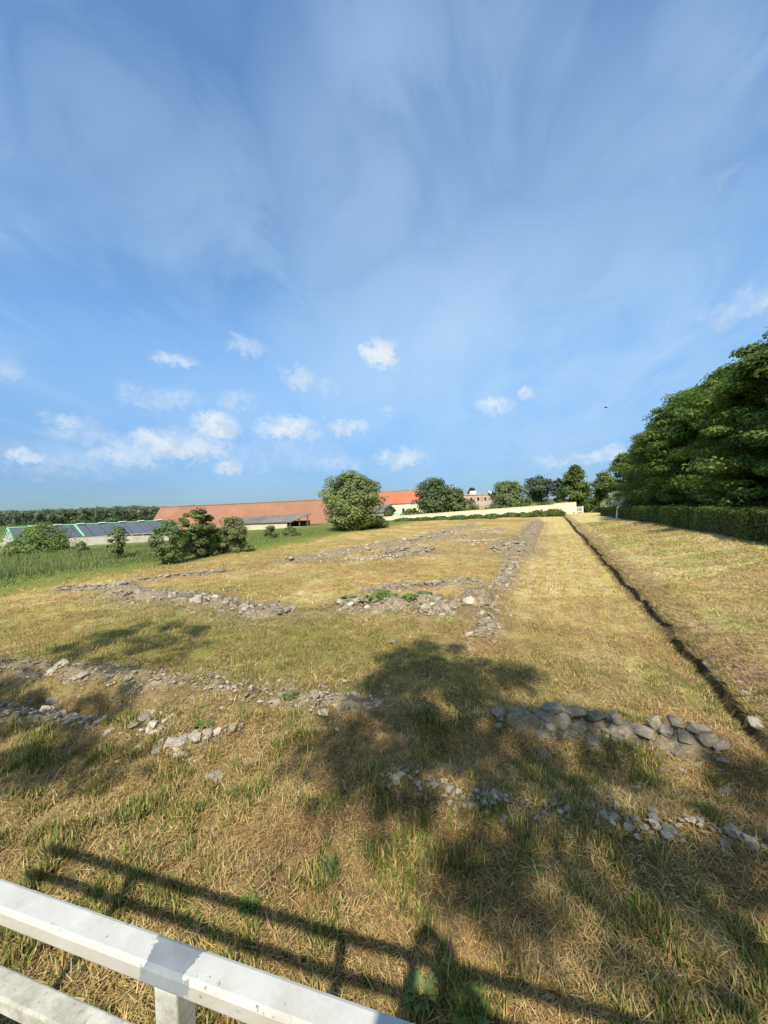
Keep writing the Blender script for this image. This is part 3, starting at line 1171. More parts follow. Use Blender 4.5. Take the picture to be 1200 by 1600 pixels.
def crown_clumps(rng, shape, n, rx, ry, z0, z1, cr, inner=0.25):
    """clump centres inside a crown envelope from z0 to z1"""
    out = []
    while len(out) < n:
        h = rng.random()
        if shape == 'round':
            w = math.sqrt(max(0, 1 - (2 * h - 1) ** 2))
        elif shape == 'dome':
            w = math.sqrt(max(0, 1 - h ** 2.4)) * (0.82 + 0.18 * min(1, h * 5))
        elif shape == 'cone':
            w = (1 - h) ** 0.75 * min(1, 0.55 + h * 3)
        elif shape == 'vase':
            w = (0.35 + 0.65 * math.sqrt(h)) * math.sqrt(max(0, 1 - h ** 5))
        else:
            w = 1
        a = rng.random() * 2 * math.pi
        q = 1 - inner * 2 * rng.random() ** 1.7 if rng.random() < 0.8 else rng.random()
        q = max(0.05, q)
        lob = 1 + 0.14 * math.sin(3 * a + h * 4) + 0.10 * math.sin(5 * a - h * 7) + 0.14 * rng.normal()
        out.append((rx * w * q * math.cos(a) * lob, ry * w * q * math.sin(a) * lob, z0 + (z1 - z0) * h, cr * rng.uniform(0.65, 1.3)))
    return np.array(out)


def foliage_mesh(name, clumps, per, size, mt, rng, up=0.5, flat=0.6, droop=0.3, aspect=0.62, out=0.9):
    c, nr, s = clump_leaves(clumps, per, size, rng, up, flat, 0.35, out)
    V, F = leaf_cloud(c, nr, s, rng, aspect, droop)
    return mesh_np(name, V, [F], mt)


def trunk_mesh(rng, h, r0, clumps, nl=9, lean=0.0):
    mb = MB()
    bend = rng.normal(size=2) * 0.06 * h
    pts = []
    for i in range(6):
        f = i / 5
        pts.append((bend[0] * f * f + lean * f, bend[1] * f * f, h * f - 0.15))
    mb.tube(pts, [r0 * (1.35 if i == 0 else 1 - 0.16 * i) for i in range(6)], 8)
    sel = rng.choice(len(clumps), min(nl, len(clumps)), replace=False)
    for s in sel:
        c = Vector(clumps[s][:3])
        f = rng.uniform(0.45, 1.0)
        b = Vector((bend[0] * f * f + lean * f, bend[1] * f * f, h * f - 0.15))
        if c.z < b.z - 0.3 * h:
            b.z = max(0.3 * h, c.z * 0.9)
        mid = b.lerp(c, 0.5) + Vector((0, 0, 0.12 * (c - b).length))
        r = r0 * 0.38
        mb.tube([b, mid, c], [r, r * 0.6, r * 0.2], 5)
    return mb.mesh('trunk', M_BARK, True)


def put_tree(name, label, cat, loc, trunk_me, crown_me, rz=0.0, sc=(1, 1, 1), group=None, fol='crown'):
    t = thing(name, label, cat, loc, rz, group)
    t.scale = sc
    if trunk_me:
        link('trunk' if fol == 'crown' else 'stem', trunk_me, t)
    link(fol, crown_me, t)
    return t


ORD = ['first', 'second', 'third', 'fourth', 'fifth', 'sixth', 'seventh', 'eighth', 'ninth', 'tenth', 'eleventh', 'twelfth', 'thirteenth', 'fourteenth', 'fifteenth', 'sixteenth', 'seventeenth', 'eighteenth']

# ---- row of big chestnuts behind the hedge
variants = []
for i in range(3):
    rg = np.random.default_rng(40 + i)
    cl = crown_clumps(rg, 'dome', 330, 4.6, 4.6, 1.2, 11.2, 0.95, 0.16)
    variants.append((trunk_mesh(rg, 5.5, 0.33, cl, 12), foliage_mesh('crown', cl, 190, 0.21, M_CHEST, rg, 1.0, 0.36, 0.6, 0.55, 0.2)))
ROW_U = [4, 10, 15.5, 21, 26.5, 32, 37.5, 43, 48.5, 54, 60]
for i, u in enumerate(ROW_U):
    v = 13.6 + random.uniform(-0.4, 0.4)
    X, Y = from_uv(u, v)
    tm, cm = variants[i % 3]
    s = (0.80 if u < 12 else (0.90 if u < 20 else (1.01 if u < 36 else (1.04 if u < 58 else 0.9)))) + 0.025 * math.sin(i * 2.1)
    put_tree('chestnut_tree', 'tall dark chestnut in the front row behind the hedge, %s from the near end' % ORD[i], 'tree', (X, Y, gz(X, Y)), tm, cm,
             random.uniform(0, 6.28), (s * 1.04, s * 1.04, s), 'chestnuts behind the hedge')
for i, u in enumerate([9, 17, 25, 33, 41, 49, 57]):
    X, Y = from_uv(u, 20 + random.uniform(-0.8, 0.8))
    tm, cm = variants[(i + 1) % 3]
    s = random.uniform(0.9, 1.05)
    put_tree('chestnut_tree', 'chestnut in the rear row hidden in the shade, %s from the near end' % ORD[i], 'tree', (X, Y, gz(X, Y)), tm, cm,
             random.uniform(0, 6.28), (s, s, s), 'chestnuts behind the hedge')


blob_plant_later = [('broadleaf_tree', 'rounded dark tree closing the far end of the chestnut row', 975, 708, 62, 64), ('broadleaf_tree', 'dark tree just left of the last chestnut', 1000, 690, 60, 60)]

# ---- clipped hedge in two lengths with a white post between
def hedge(u0, u1, v0, w, h, label):
    x, y = from_uv((u0 + u1) / 2, v0 + w / 2)
    t = thing('clipped_hedge', label, 'hedge', (x, y, gz(x, y)), 0, 'clipped hedge along the bank')
    loc = np.array(t.location)
    n = max(3, int((u1 - u0) / 0.5))
    mb = MB()
    V = []
    for i in range(n + 1):
        u = u0 + (u1 - u0) * i / n
        for (dv, dz) in ((0.07, -0.1), (0.07, h - 0.08), (w - 0.07, h - 0.08), (w - 0.07, -0.1)):
            X, Y = from_uv(u, v0 + dv)
            zb = gz(*from_uv(u, v0 + 0.1))
            V.append((X - loc[0], Y - loc[1], zb + dz - loc[2]))
    F = []
    for i in range(n):
        for q in range(4):
            F.append((i * 4 + q, i * 4 + (q + 1) % 4, (i + 1) * 4 + (q + 1) % 4, (i + 1) * 4 + q))
    F.append((3, 2, 1, 0))
    F.append((n * 4, n * 4 + 1, n * 4 + 2, n * 4 + 3))
    mb.add(V, F)
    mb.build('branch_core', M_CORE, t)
    rg = np.random.default_rng(int(u0 * 10))
    L = u1 - u0
    # more leaves where the hedge is near
    cnt = 0
    C, N, Sz = [], [], []
    for a in np.arange(u0, u1, 1.0):
        dens = 620 if a < 14 else (430 if a < 26 else 240)
        ls = 0.075 if a < 14 else (0.095 if a < 26 else 0.13)
        m_ = int(dens * (2 * h + w))
        u = a + rg.random(m_) * min(1.0, u1 - a)
        s = rg.random(m_) * (2 * h + w)
        front = s < h
        top = (s >= h) & (s < h + w)
        bump = 0.05 * (fbm(u, s, 1.3, 3, 2.0) - 0.5) * 2 + 0.05 * np.sin(u * 1.9 + 2 * np.sin(u * .7))
        dv = np.where(front, -bump, np.where(top, s - h, w + bump)) + rg.normal(size=m_) * 0.035
        dz = np.where(front, s, np.where(top, h + bump, s - h - w)) + rg.normal(size=m_) * 0.035
        dz = dz + np.where(top, np.abs(rg.normal(size=m_)) * 0.05, 0)
        X, Y = from_uv(u, v0 + dv)
        zb = ground_z(*from_uv(u, v0 + 0.1 + 0 * u))
        C.append(np.stack([X, Y, zb + dz], -1))
        nv = np.where(front, -1.0, np.where(top, 0.0, 1.0))
        nz_ = np.where(top, 1.0, 0.25)
        N.append(np.stack([nv * CA, -nv * SA, nz_], -1) + rg.normal(size=(m_, 3)) * 0.5)
        Sz.append(ls * rg.lognormal(0, 0.2, m_))
    V, F = leaf_cloud(np.concatenate(C), np.concatenate(N), np.concatenate(Sz), rg, 0.6, 0.0)
    link('foliage', mesh_np('foliage', V - loc, [F], M_HEDGE), t)


hedge(3, 51.0, 7.25, 1.0, 1.12, 'long clipped hedge along the bank before the dark trees')
hedge(52.6, 66, 7.25, 0.9, 1.1, 'short far length of clipped hedge beyond the white post')
X, Y = from_uv(51.8, 7.3)
mb = MB()
mb.box(-0.12, 0.12, -0.12, 0.12, -0.1, 1.25)
mb.add([(-.12, -.12, 1.25), (.12, -.12, 1.25), (.12, .12, 1.25), (-.12, .12, 1.25), (0, 0, 1.45)], [(0, 1, 4), (1, 2, 4), (2, 3, 4), (3, 0, 4)])
o = mb.build('marker_post', M_WHITE, None, (X, Y, gz(X, Y)), bevel=0.01)
o.rotation_euler = (0.06, 0.10, 0.4)
tag(o, 'leaning white post in the gap of the clipped hedge', 'post')


def blob_plant(name, label, cat, px, pyb, pyt, wpx, depth, mt, seed, shape='round', n=60, per=70, leaf=0.2, z0f=0.12, cr=0.16, stem=True, group=None, up=0.5, base_z=None, inner=0.25, flat=0.7):
    """free-standing tree or shrub sized from its height and width"""
    rg = np.random.default_rng(seed)
    p = at_depth(px, pyb, depth)
    zb = gz(p.x, p.y) if base_z is None else base_z
    top = at_depth(px, pyt, depth).z
    H = max(0.4, top - zb)
    W = wpx / F_PX * depth * 0.5
    c_r = cr * W * 2
    cl = crown_clumps(rg, shape, n, max(.1, W - c_r * .6), max(.1, W - c_r * .6), H * z0f, H - c_r * .5, c_r, inner)
    cm = foliage_mesh('crown', cl, per, leaf, mt, rg, up, flat)
    tm = trunk_mesh(rg, H * 0.6, max(0.03, H * 0.022), cl, 8) if stem else None
    return put_tree(name, label, cat, (p.x, p.y, zb), tm, cm, 0, (1, 1, 1), group, 'crown')


# ---- far trees behind the boundary wall
blob_plant('plane_tree', 'big round plane tree in front of the barn', 'tree', 549, 831, 737, 100, 44, M_PLANE, 1, 'round', 150, 120, 0.26, 0.03, 0.13, True, None, 0.5, None, 0.2)
blob_plant('oak_tree', 'tall two-lobed dark tree right of the red roof', 'tree', 678, 803, 746, 64, 78, M_OAK, 2, 'round', 110, 80, 0.42, 0.05, 0.15)
blob_plant('oak_tree', 'smaller dark tree right of the two-lobed one', 'tree', 714, 803, 763, 42, 77, M_OAK, 3, 'round', 70, 80, 0.42, 0.05, 0.16)
blob_plant('broadleaf_tree', 'rounded light green tree behind the cream wall', 'tree', 795, 800, 750, 66, 76, M_SHRUB, 4, 'dome', 90, 80, 0.42, 0.04, 0.15)
blob_plant('pine_tree', 'dark flat-topped pine behind the cream wall', 'tree', 842, 800, 742, 54, 80, M_PINE, 5, 'vase', 60, 80, 0.4, 0.35, 0.16)
blob_plant('hornbeam_tree', 'pointed cone-shaped tree above the wall end', 'tree', 900, 800, 725, 66, 74, M_CHEST, 6, 'cone', 120, 90, 0.4, 0.04, 0.12)
blob_plant('broadleaf_tree', 'dark tree between the pointed tree and the row', 'tree', 944, 800, 735, 56, 72, M_CHEST, 7, 'dome', 90, 80, 0.4, 0.03, 0.15)
blob_plant('pine_tree', 'far small dark tree beside the flat pink building', 'tree', 738, 785, 762, 20, 150, M_PINE, 8, 'round', 30, 60, 0.7, 0.2, 0.2)
blob_plant('pine_tree', 'thin dark tree top left of the pointed tree', 'tree', 872, 795, 748, 26, 92, M_PINE, 9, 'vase', 40, 60, 0.45, 0.3, 0.18)
blob_plant('elder_bush', 'elder bush white with blossom at the far hedge', 'bush', 966, 800, 767, 56, 57, M_FLOWER, 10, 'dome', 70, 34, 0.26, 0.1, 0.12)
blob_plant('elder_foliage', 'leafy green shrub around the white blossoming elder', 'bush', 968, 800, 772, 50, 59.5, M_SHRUB, 110, 'dome', 60, 60, 0.25, 0.05, 0.14)
for i, (px, top, w, d) in enumerate([(740, 787, 40, 72), (775, 788, 44, 71), (812, 786, 44, 72), (850, 785, 44, 72), (880, 782, 36, 72), (925, 778, 40, 70), (645, 795, 40, 74), (610, 790, 22, 80)]):
    blob_plant('shrub', ['dark shrub below the pink building', 'dark shrub left below the light round tree', 'dark shrub right below the light round tree', 'dark shrub below the flat-topped pine', 'dark shrub left below the pointed tree', 'dark shrub behind the white gate', 'low shrub left below the two-lobed tree', 'green shrub beside the grey-roofed outbuilding'][i], 'shrub', px, 803, top, w, d, M_OAK if i % 2 else M_CHEST, 20 + i, 'dome', 36, 60, 0.32, 0.0, 0.2,
               True, 'shrubs behind the cream wall')

for i, (nm, lb, px, tp, w, d) in enumerate(blob_plant_later):
    blob_plant(nm, lb, 'tree', px, 800, tp, w, d, M_CHEST, 130 + i, 'dome', 110, 110, 0.28, 0.02, 0.13)

# ---- boundary wall, stepping up to the right
wall = thing('boundary_wall', 'long cream plastered wall stepping up at the far end', 'wall', (17, 68, 0))
nseg = 9
pxs = np.linspace(592, 900, nseg + 1)
for i in range(nseg):
    xa, xb = pxs[i], pxs[i + 1]
    d0 = 68.0
    f = (i + 0.5) / nseg
    ztop = at_depth((xa + xb) / 2, 809.0 - 22.5 * f - (1.5 if i == nseg - 1 else 0), d0).z
    zl = min(gz(at_depth(xa, 800, d0).x, d0), gz(at_depth(xb, 800, d0).x, d0)) - 0.4
    xl, xr = at_depth(xa, 800, d0).x - 17, at_depth(xb, 800, d0).x - 17
    tilt = 0.06 * (xr - xl) * 0.55
    mb = MB()
    mb.hexa([(xl, -0.15, zl), (xr, -0.15, zl), (xr, 0.15, zl), (xl, 0.15, zl), (xl, -0.15, ztop - tilt / 2), (xr, -0.15, ztop + tilt / 2), (xr, 0.15, ztop + tilt / 2), (xl, 0.15, ztop - tilt / 2)])
    mb.build('wall_panel', M_CREAM, wall)
    mb = MB()
    a, b = ztop - tilt / 2, ztop + tilt / 2
    mb.hexa([(xl, -0.2, a + .003), (xr, -0.2, b + .003), (xr, 0.2, b + .003), (xl, 0.2, a + .003), (xl, -0.2, a + .09), (xr, -0.2, b + .09), (xr, 0.2, b + .09), (xl, 0.2, a + .09)])
    mb.build('coping', M_CREAM, wall)
# white gate at the right end of the wall
pg = at_depth(905, 800, 67)
gt = thing('gate', 'small white gate at the right end of the cream wall', 'gate', (pg.x, pg.y, gz(pg.x, pg.y)))
for dx in (-0.6, 0.6):
    MB().box(dx - .09, dx + .09, -.09, .09, -.1, 1.25).build('post', M_WHITE, gt, bevel=0.01)
for zz in (0.25, 1.0):
    MB().box(-.5, .5, -.03, .03, zz, zz + .1).build('rail', M_WHITE, gt)
for q in range(6):
    xx = -.45 + .18 * q
    MB().box(xx - .03, xx + .03, -.055, -.032, .1, 1.15).build('picket', M_WHITE, gt)

# clipped bushes in front of the wall
BUSH = [(632, 806, 822, 34), (660, 803, 822, 32), (690, 801, 821, 34), (718, 799, 820, 32), (745, 798, 819, 32), (772, 797, 816, 32), (797, 795, 814, 30), (818, 795, 812, 24), (842, 791, 811, 36), (866, 789, 807, 36)]
for i, (px, t_, b_, w) in enumerate(BUSH):
    blob_plant('clipped_bush', 'rounded green bush before the cream wall, %s from the left' % ORD[i], 'bush', px, b_, t_ + 6, w * 1.05, 62, M_HEDGE, 60 + i, 'dome', 50, 80, 0.22, 0.0, 0.17, True, 'bushes before the cream wall', 0.6)
blob_plant('shrub', 'dark bush at the right foot of the plane tree', 'bush', 592, 832, 806, 36, 46, M_OAK, 80, 'dome', 40, 80, 0.2, 0.0, 0.18)

# ---- shrubs along the meadow on the left
blob_plant('hawthorn_shrub', 'dense shrub at the left end of the thicket by the meadow', 'shrub', 268, 884, 812, 62, 21, M_SHRUB, 90, 'round', 64, 80, 0.12, 0.02, 0.13)
blob_plant('young_tree', 'tallest young tree in the thicket by the meadow', 'tree', 312, 876, 793, 62, 23, M_SHRUB, 91, 'vase', 70, 90, 0.14, 0.12, 0.13)
blob_plant('hawthorn_shrub', 'dark shrub at the right end of the thicket by the meadow', 'shrub', 366, 866, 806, 56, 25, M_SHRUB, 92, 'dome', 60, 80, 0.13, 0.03, 0.13)
blob_plant('hawthorn_shrub', 'low dark shrub in the middle of the thicket', 'shrub', 335, 872, 826, 56, 24.5, M_SHRUB, 93, 'dome', 50, 90, 0.14, 0.0, 0.17)
blob_plant('young_tree', 'small forked young tree standing in tall grass at left', 'tree', 185, 872, 822, 40, 24, M_SHRUB, 94, 'vase', 28, 70, 0.13, 0.15, 0.16)
blob_plant('leafy_bush', 'bright green bush before the greenhouse', 'bush', 68, 866, 817, 84, 47, M_BRIGHT, 95, 'dome', 90, 90, 0.22, 0.0, 0.14)
blob_plant('leafy_bush', 'small bright bush at the foot of the greenhouse gable', 'bush', 22, 866, 845, 34, 48, M_SHRUB, 96, 'dome', 40, 70, 0.22, 0.0, 0.2)
blob_plant('shrub', 'little dark shrub in the tall grass left of the forked tree', 'shrub', 128, 868, 845, 20, 33, M_SHRUB, 97, 'dome', 26, 60, 0.14, 0.0, 0.2)
blob_plant('shrub', 'left of two small shrubs before the lean-to shed', 'shrub', 424, 852, 820, 24, 36, M_SHRUB, 98, 'dome', 30, 70, 0.14, 0.0, 0.2)
blob_plant('shrub', 'right of two small shrubs before the lean-to shed', 'shrub', 453, 850, 823, 26, 37, M_SHRUB, 99, 'dome', 30, 70, 0.14, 0.0, 0.2)

# far wood on the left horizon
rg = np.random.default_rng(77)
n = 2400
cl = []
for i in range(n):
    x = rg.uniform(-560, -120)
    d = rg.uniform(290, 350)
    topz = 1.6 + 4.5 * float(fbm([x], [d * .1], 0.045, 4, 3.0)[0]) + (1.8 if x < -200 else 0.5)
    cl.append((x, d, rg.uniform(-6, topz) if rg.random() < .6 else topz - rg.random() * 2, rg.uniform(2.0, 3.4)))
me = foliage_mesh('far_wood', np.array(cl), 34, 1.5, M_WOOD_FAR, rg, 0.6, 0.8)
tag(link('far_wood', me), 'low dark green wood along the left horizon', 'wood', None, 'stuff')

# ------------------------------------------------------------------ buildings
def building_frame(name, label, cat, px, depth, base_z, rz=0.0):
    p = at_depth(px, 800, depth)
    return thing(name, label, cat, (p.x, depth, base_z), rz)


# long barn
B0 = at_depth(227, 800, 104).x
barn = thing('barn', 'long old barn with weathered orange tile roof', 'building', (B0, 104, -4.2))
ang_b = math.radians(1.0)
barn.rotation_euler = (0, 0, -ang_b)
LB = 66
eave = at_depth(300, 827, 104).z + 4.2
ridge = at_depth(300, 791.5, 111).z + 4.2
MB().box(0.8, LB - .8, 0.8, 13.2, -1, eave - 0.2).build('wall', M_BARNWALL, barn)
roof = MB().add([(0, 0, eave), (LB, 0, eave + .6), (LB, 7, ridge + .9), (0, 7, ridge), (0, 14, eave), (LB, 14, eave + .6),
                 (0, 0, eave - .2), (LB, 0, eave + .4), (LB, 7, ridge + .7), (0, 7, ridge - .2), (0, 14, eave - .2), (LB, 14, eave + .4)],
                [(0, 1, 2, 3), (3, 2, 5, 4), (7, 6, 9, 8), (8, 9, 10, 11), (0, 6, 7, 1), (1, 7, 8, 2), (2, 8, 11, 5), (3, 9, 6, 0), (4, 10, 9, 3), (5, 11, 10, 4)]).build('roof', M_ROOF, barn)
MB().tube([(0, 7, ridge + .06), (LB, 7, ridge + .96)], [.16, .16], 6).build('ridge_tiles', M_ROOF, roof)
MB().add([(.85, .9, eave - .3), (.85, 13.1, eave - .3), (.85, 7, ridge - .5), (.6, .9, eave - .3), (.6, 13.1, eave - .3), (.6, 7, ridge - .5)], [(0, 1, 2), (5, 4, 3), (0, 3, 4, 1), (1, 4, 5, 2), (2, 5, 3, 0)]).build('gable', M_BARNWALL, barn)
for q in range(3):
    MB().tube([(-0.0 + .3, .4, eave - .1), (.9, 1.2, eave - 1.6 - .0 * q)], [.12, .12], 5).build('brace', M_TIMBER, barn) if q == 0 else None
for q in range(6):
    MB().box(2.5 + q * 4.1, 4.1 + q * 4.1, .72, .86, 1.0, 2.6).build('vent_opening', M_DARK, barn)

# lean-to shed before the barn
ls = at_depth(363, 800, 94)
shed = thing('lean_to_shed', 'low lean-to shed with dark grey roof and open end before the barn', 'building', (ls.x, 94, -4.2))
wS = at_depth(480, 800, 94).x - ls.x
zf = at_depth(420, 817.5, 94).z + 4.2
zb_ = at_depth(440, 804.5, 99).z + 4.2
MB().box(.3, wS * .72, .3, .6, -1, zf - .15).build('wall', M_BARNWALL, shed)
MB().box(.3, .6, .62, 5.2, -1, zf - .1).build('side_wall', M_BARNWALL, shed)
MB().box(.62, wS - .4, 5.0, 5.3, -1, zf + .2).build('back_wall', M_DARK, shed)
MB().hexa([(0, 0, zf), (wS * .78, 0, zf), (wS, 5.6, zb_), (0, 5.6, zb_ - .5), (0, 0, zf + .2), (wS * .78, 0, zf + .2), (wS, 5.6, zb_ + .2), (0, 5.6, zb_ - .3)]).build('roof', M_GREYROOF, shed)
for (xx, yy) in ((wS * .76, .4), (wS * .86, 2.6), (wS * .95, 4.8)):
    MB().box(xx - .12, xx + .12, yy - .12, yy + .12, -1, zf + (zb_ - zf) * yy / 5.6 - .02).build('post', M_TIMBER, shed)
MB().box(wS * .725, wS * .76 - .13, .62, 4.9, -1, zf - .3).build('stacked_timber', M_DARK, shed)
# pale low wall right of the shed
a = at_depth(455, 800, 92)
b = at_depth(592, 800, 92)
o = MB().box(0, b.x - a.x, 0, .3, -1.5, at_depth(520, 821, 92).z + 3.4).build('farm_wall', M_BARNWALL, None, (a.x, 92, -3.4))
tag(o, 'low old plaster wall between lean-to shed and plane tree', 'wall')

# red-roofed house
rb = at_depth(560, 800, 122)
house = thing('red_roofed_house', 'cream house with bright red tile roof behind trees', 'building', (rb.x, 122, -2))
WH = at_depth(690, 800, 122).x - rb.x
e0, r0_ = at_depth(620, 786.5, 122).z + 2, at_depth(620, 768.5, 127).z + 2
MB().box(.4, WH - .4, .5, 9.5, -1.5, e0 - .1).build('wall', M_CREAM, house)
hr = MB().add([(0, 0, e0 - .3), (WH, 0, e0 + .4), (WH, 5, r0_ + .4), (0, 5, r0_ - .3), (0, 10, e0 - .3), (WH, 10, e0 + .4)], [(0, 1, 2, 3), (3, 2, 5, 4), (0, 3, 4), (1, 5, 2)]).build('roof', M_RED, house)
for xx in (6.5, 16.5):
    MB().box(xx, xx + .6, 4.4, 5.4, r0_ - .8, r0_ + .9).build('chimney', M_BRICK, hr)
for q in range(6):
    xx = 3.0 + q * 3.6
    w_ = MB().box(xx, xx + 1.0, .42, .52, e0 - 3.2, e0 - 1.5).build('window', M_WHITE, house)
    MB().box(xx + .08, xx + .92, .38, .418, e0 - 3.1, e0 - 1.6).build('pane', M_GLASS, w_)
o = MB().add([(0, 0, 0), (30, 0, .5), (30, 8, 4.2), (0, 8, 3.4), (30, 16, .5), (0, 16, 0)], [(0, 1, 2, 3), (3, 2, 4, 5), (0, 3, 5), (1, 4, 2)]).build('long_roof', M_GREYROOF, None, (rb.x + 6, 140, at_depth(620, 781, 140).z))
tag(o, 'dark grey roof ridge showing above the red roof', 'roof')
# grey roofed outbuilding and green-roofed hut
gb = at_depth(578, 800, 100)
gh = thing('outbuilding', 'grey-roofed outbuilding between plane tree and red house', 'building', (gb.x, 100, -3))
gw = at_depth(610, 800, 100).x - gb.x
MB().box(.2, gw - .2, .3, 5, -1, at_depth(600, 802, 100).z + 3).build('wall', M_WHITEWALL, gh)
MB().hexa([(0, 0, at_depth(600, 801, 100).z + 3.02), (gw, 0, at_depth(600, 801, 100).z + 3.02), (gw, 5.5, at_depth(600, 790, 105).z + 3), (0, 5.5, at_depth(600, 790, 105).z + 3),
           (0, 0, at_depth(600, 801, 100).z + 3.2), (gw, 0, at_depth(600, 801, 100).z + 3.2), (gw, 5.5, at_depth(600, 790, 105).z + 3.2), (0, 5.5, at_depth(600, 790, 105).z + 3.2)]).build('roof', M_GREYROOF, gh)
hb = at_depth(610, 800, 76)
hut = thing('garden_hut', 'low hut with pale green sheet roof behind the cream wall', 'building', (hb.x, 76, -2))
hw = at_depth(650, 800, 76).x - hb.x
z1_, z2_ = at_depth(630, 809, 76).z + 2, at_depth(630, 802.5, 79).z + 2
MB().box(.2, hw - .2, .3, 3.2, -1, z1_ - .03).build('wall', M_WHITEWALL, hut)
MB().hexa([(0, 0, z1_), (hw, 0, z1_), (hw - .6, 3.5, z2_), (.9, 3.5, z2_), (0, 0, z1_ + .1), (hw, 0, z1_ + .1), (hw - .6, 3.5, z2_ + .1), (.9, 3.5, z2_ + .1)]).build('roof', M_GREENROOF, hut)

# flat pink building
fb = at_depth(718, 800, 132)
flat = thing('flat_roofed_building', 'flat-roofed pinkish brick building above the far wall', 'building', (fb.x, 132, -2))
fw = at_depth(775, 800, 132).x - fb.x
zt = at_depth(750, 773, 132).z + 2
MB().box(0, fw, 0, 9, -1, zt).build('wall', M_BRICK, flat)
MB().box(-.2, fw + .2, -.2, 9.2, zt + .003, zt + .3).build('parapet', M_WHITEWALL, flat)
MB().box(-.05, fw + .05, -.05, -.003, zt - 3.9, zt - 2.6).build('pale_band', M_WHITEWALL, flat)
for q, (c0, c1_) in enumerate(((736, 745), (764, 769))):
    x0_, x1_ = at_depth(c0, 800, 134).x - fb.x, at_depth(c1_, 800, 134).x - fb.x
    MB().box(x0_, x1_, 2, 4.5, zt + .31, at_depth(c0, 767, 134).z + 2).build('roof_box', M_WHITE, flat)
for q in range(5):
    xx = 1.2 + q * 2.4
    w_ = MB().box(xx, xx + 1.1, -.06, .05, zt - 2.2, zt - .7).build('window', M_WHITE, flat)
    MB().box(xx + .1, xx + 1.0, -.09, -.063, zt - 2.1, zt - .8).build('pane', M_GLASS, w_)

# greenhouse: green framed gable at left, ridge running back to the right
ga = at_depth(12, 826, 76)
gb_ = at_depth(240, 814.5, 96)
ghs = thing('greenhouse', 'long greenhouse with dark panel roof and green framed gable', 'greenhouse', (ga.x, ga.y, -3.8))
dv_ = Vector((gb_.x - ga.x, gb_.y - ga.y, 0))
LG = dv_.length * 1.12
ghs.rotation_euler = (0, 0, math.atan2(dv_.y, dv_.x))
rzg = ga.z + 3.8
HWG = 7.5
ez = rzg - 2.3
NP = 12
for s_ in (-1, 1):
    for q in range(NP):
        x0_, x1_ = q * LG / NP + .05, (q + 1) * LG / NP - .05
        y0_, y1_ = s_ * HWG, 0
        MB().hexa([(x0_, y0_, ez), (x1_, y0_, ez), (x1_, y1_, rzg), (x0_, y1_, rzg), (x0_, y0_, ez + .08), (x1_, y0_, ez + .08), (x1_, y1_, rzg + .08), (x0_, y1_, rzg + .08)]).build('roof_panel', M_PANE, ghs)
    for xx in (0, LG * .36, LG):
        MB().tube([(xx, s_ * HWG, ez + .1), (xx, 0, rzg + .12)], [.17, .17], 5).build('rafter', M_GREENPAINT, ghs)
    MB().box(0, LG, s_ * HWG - .1, s_ * HWG + .1, -.5, ez - .02).build('side_wall', M_WHITEWALL, ghs)
MB().tube([(0, 0, rzg + .14), (LG, 0, rzg + .14)], [.12, .12], 5).build('ridge_beam', M_GREENPAINT, ghs)
for q in range(7):
    xx = 3 + q * LG / 7.4
    MB().box(xx, xx + 1.3, -.35, .35, rzg + .24, rzg + .42).build('ridge_vent', M_WHITE, ghs)
for yy in (-6, -4, -2, 0, 2, 4, 6):
    MB().box(-.06, .06, yy - .07, yy + .07, -.5, rzg - abs(yy) / HWG * 2.3).build('gable_post', M_WHITE, ghs)
for zz in (ez - 1.2, ez - .1):
    MB().box(-.13, -.065, -HWG, HWG, zz, zz + .12).build('gable_rail', M_WHITE, ghs)
MB().add([(.3, -7.3, -.5), (.3, 7.3, -.5), (.3, 7.3, ez), (.3, 0, rzg - .1), (.3, -7.3, ez)], [(0, 1, 2, 3, 4)]).build('gable_glass', M_GLASS, ghs)
for q in range(14):
    xx = .4 + q * LG / 14
    MB().box(xx, xx + LG / 14 - .3, -HWG - .14, -HWG - .103, 1.2, ez - .3).build('side_pane', M_GLASS, ghs)
# long pale yard wall before it
a = at_depth(104, 800, 66)
b = at_depth(262, 800, 66)
o = MB().box(0, b.x - a.x, 0, .3, -1.5, at_depth(180, 838.5, 66).z + 3.2).build('yard_wall', M_WHITEWALL, None, (a.x, 66, -3.2))
tag(o, 'long low pale wall between greenhouse and barn', 'wall')
# pale sacks/crates at the gable
for i, (px, py, w_, h_) in enumerate(((4, 858, 1.1, .8), (9, 851, 1.3, .7))):
    p = at_depth(px, py, 62)
    o = MB().box(-w_ / 2, w_ / 2, -.4, .4, 0, h_).build('crate', M_WHITEWALL, None, (p.x, 62, p.z - h_ / 2), bevel=0.04)
    tag(o, ['lower pale crate by the greenhouse gable', 'upper pale crate by the greenhouse gable'][i], 'crate', 'crates by the greenhouse')

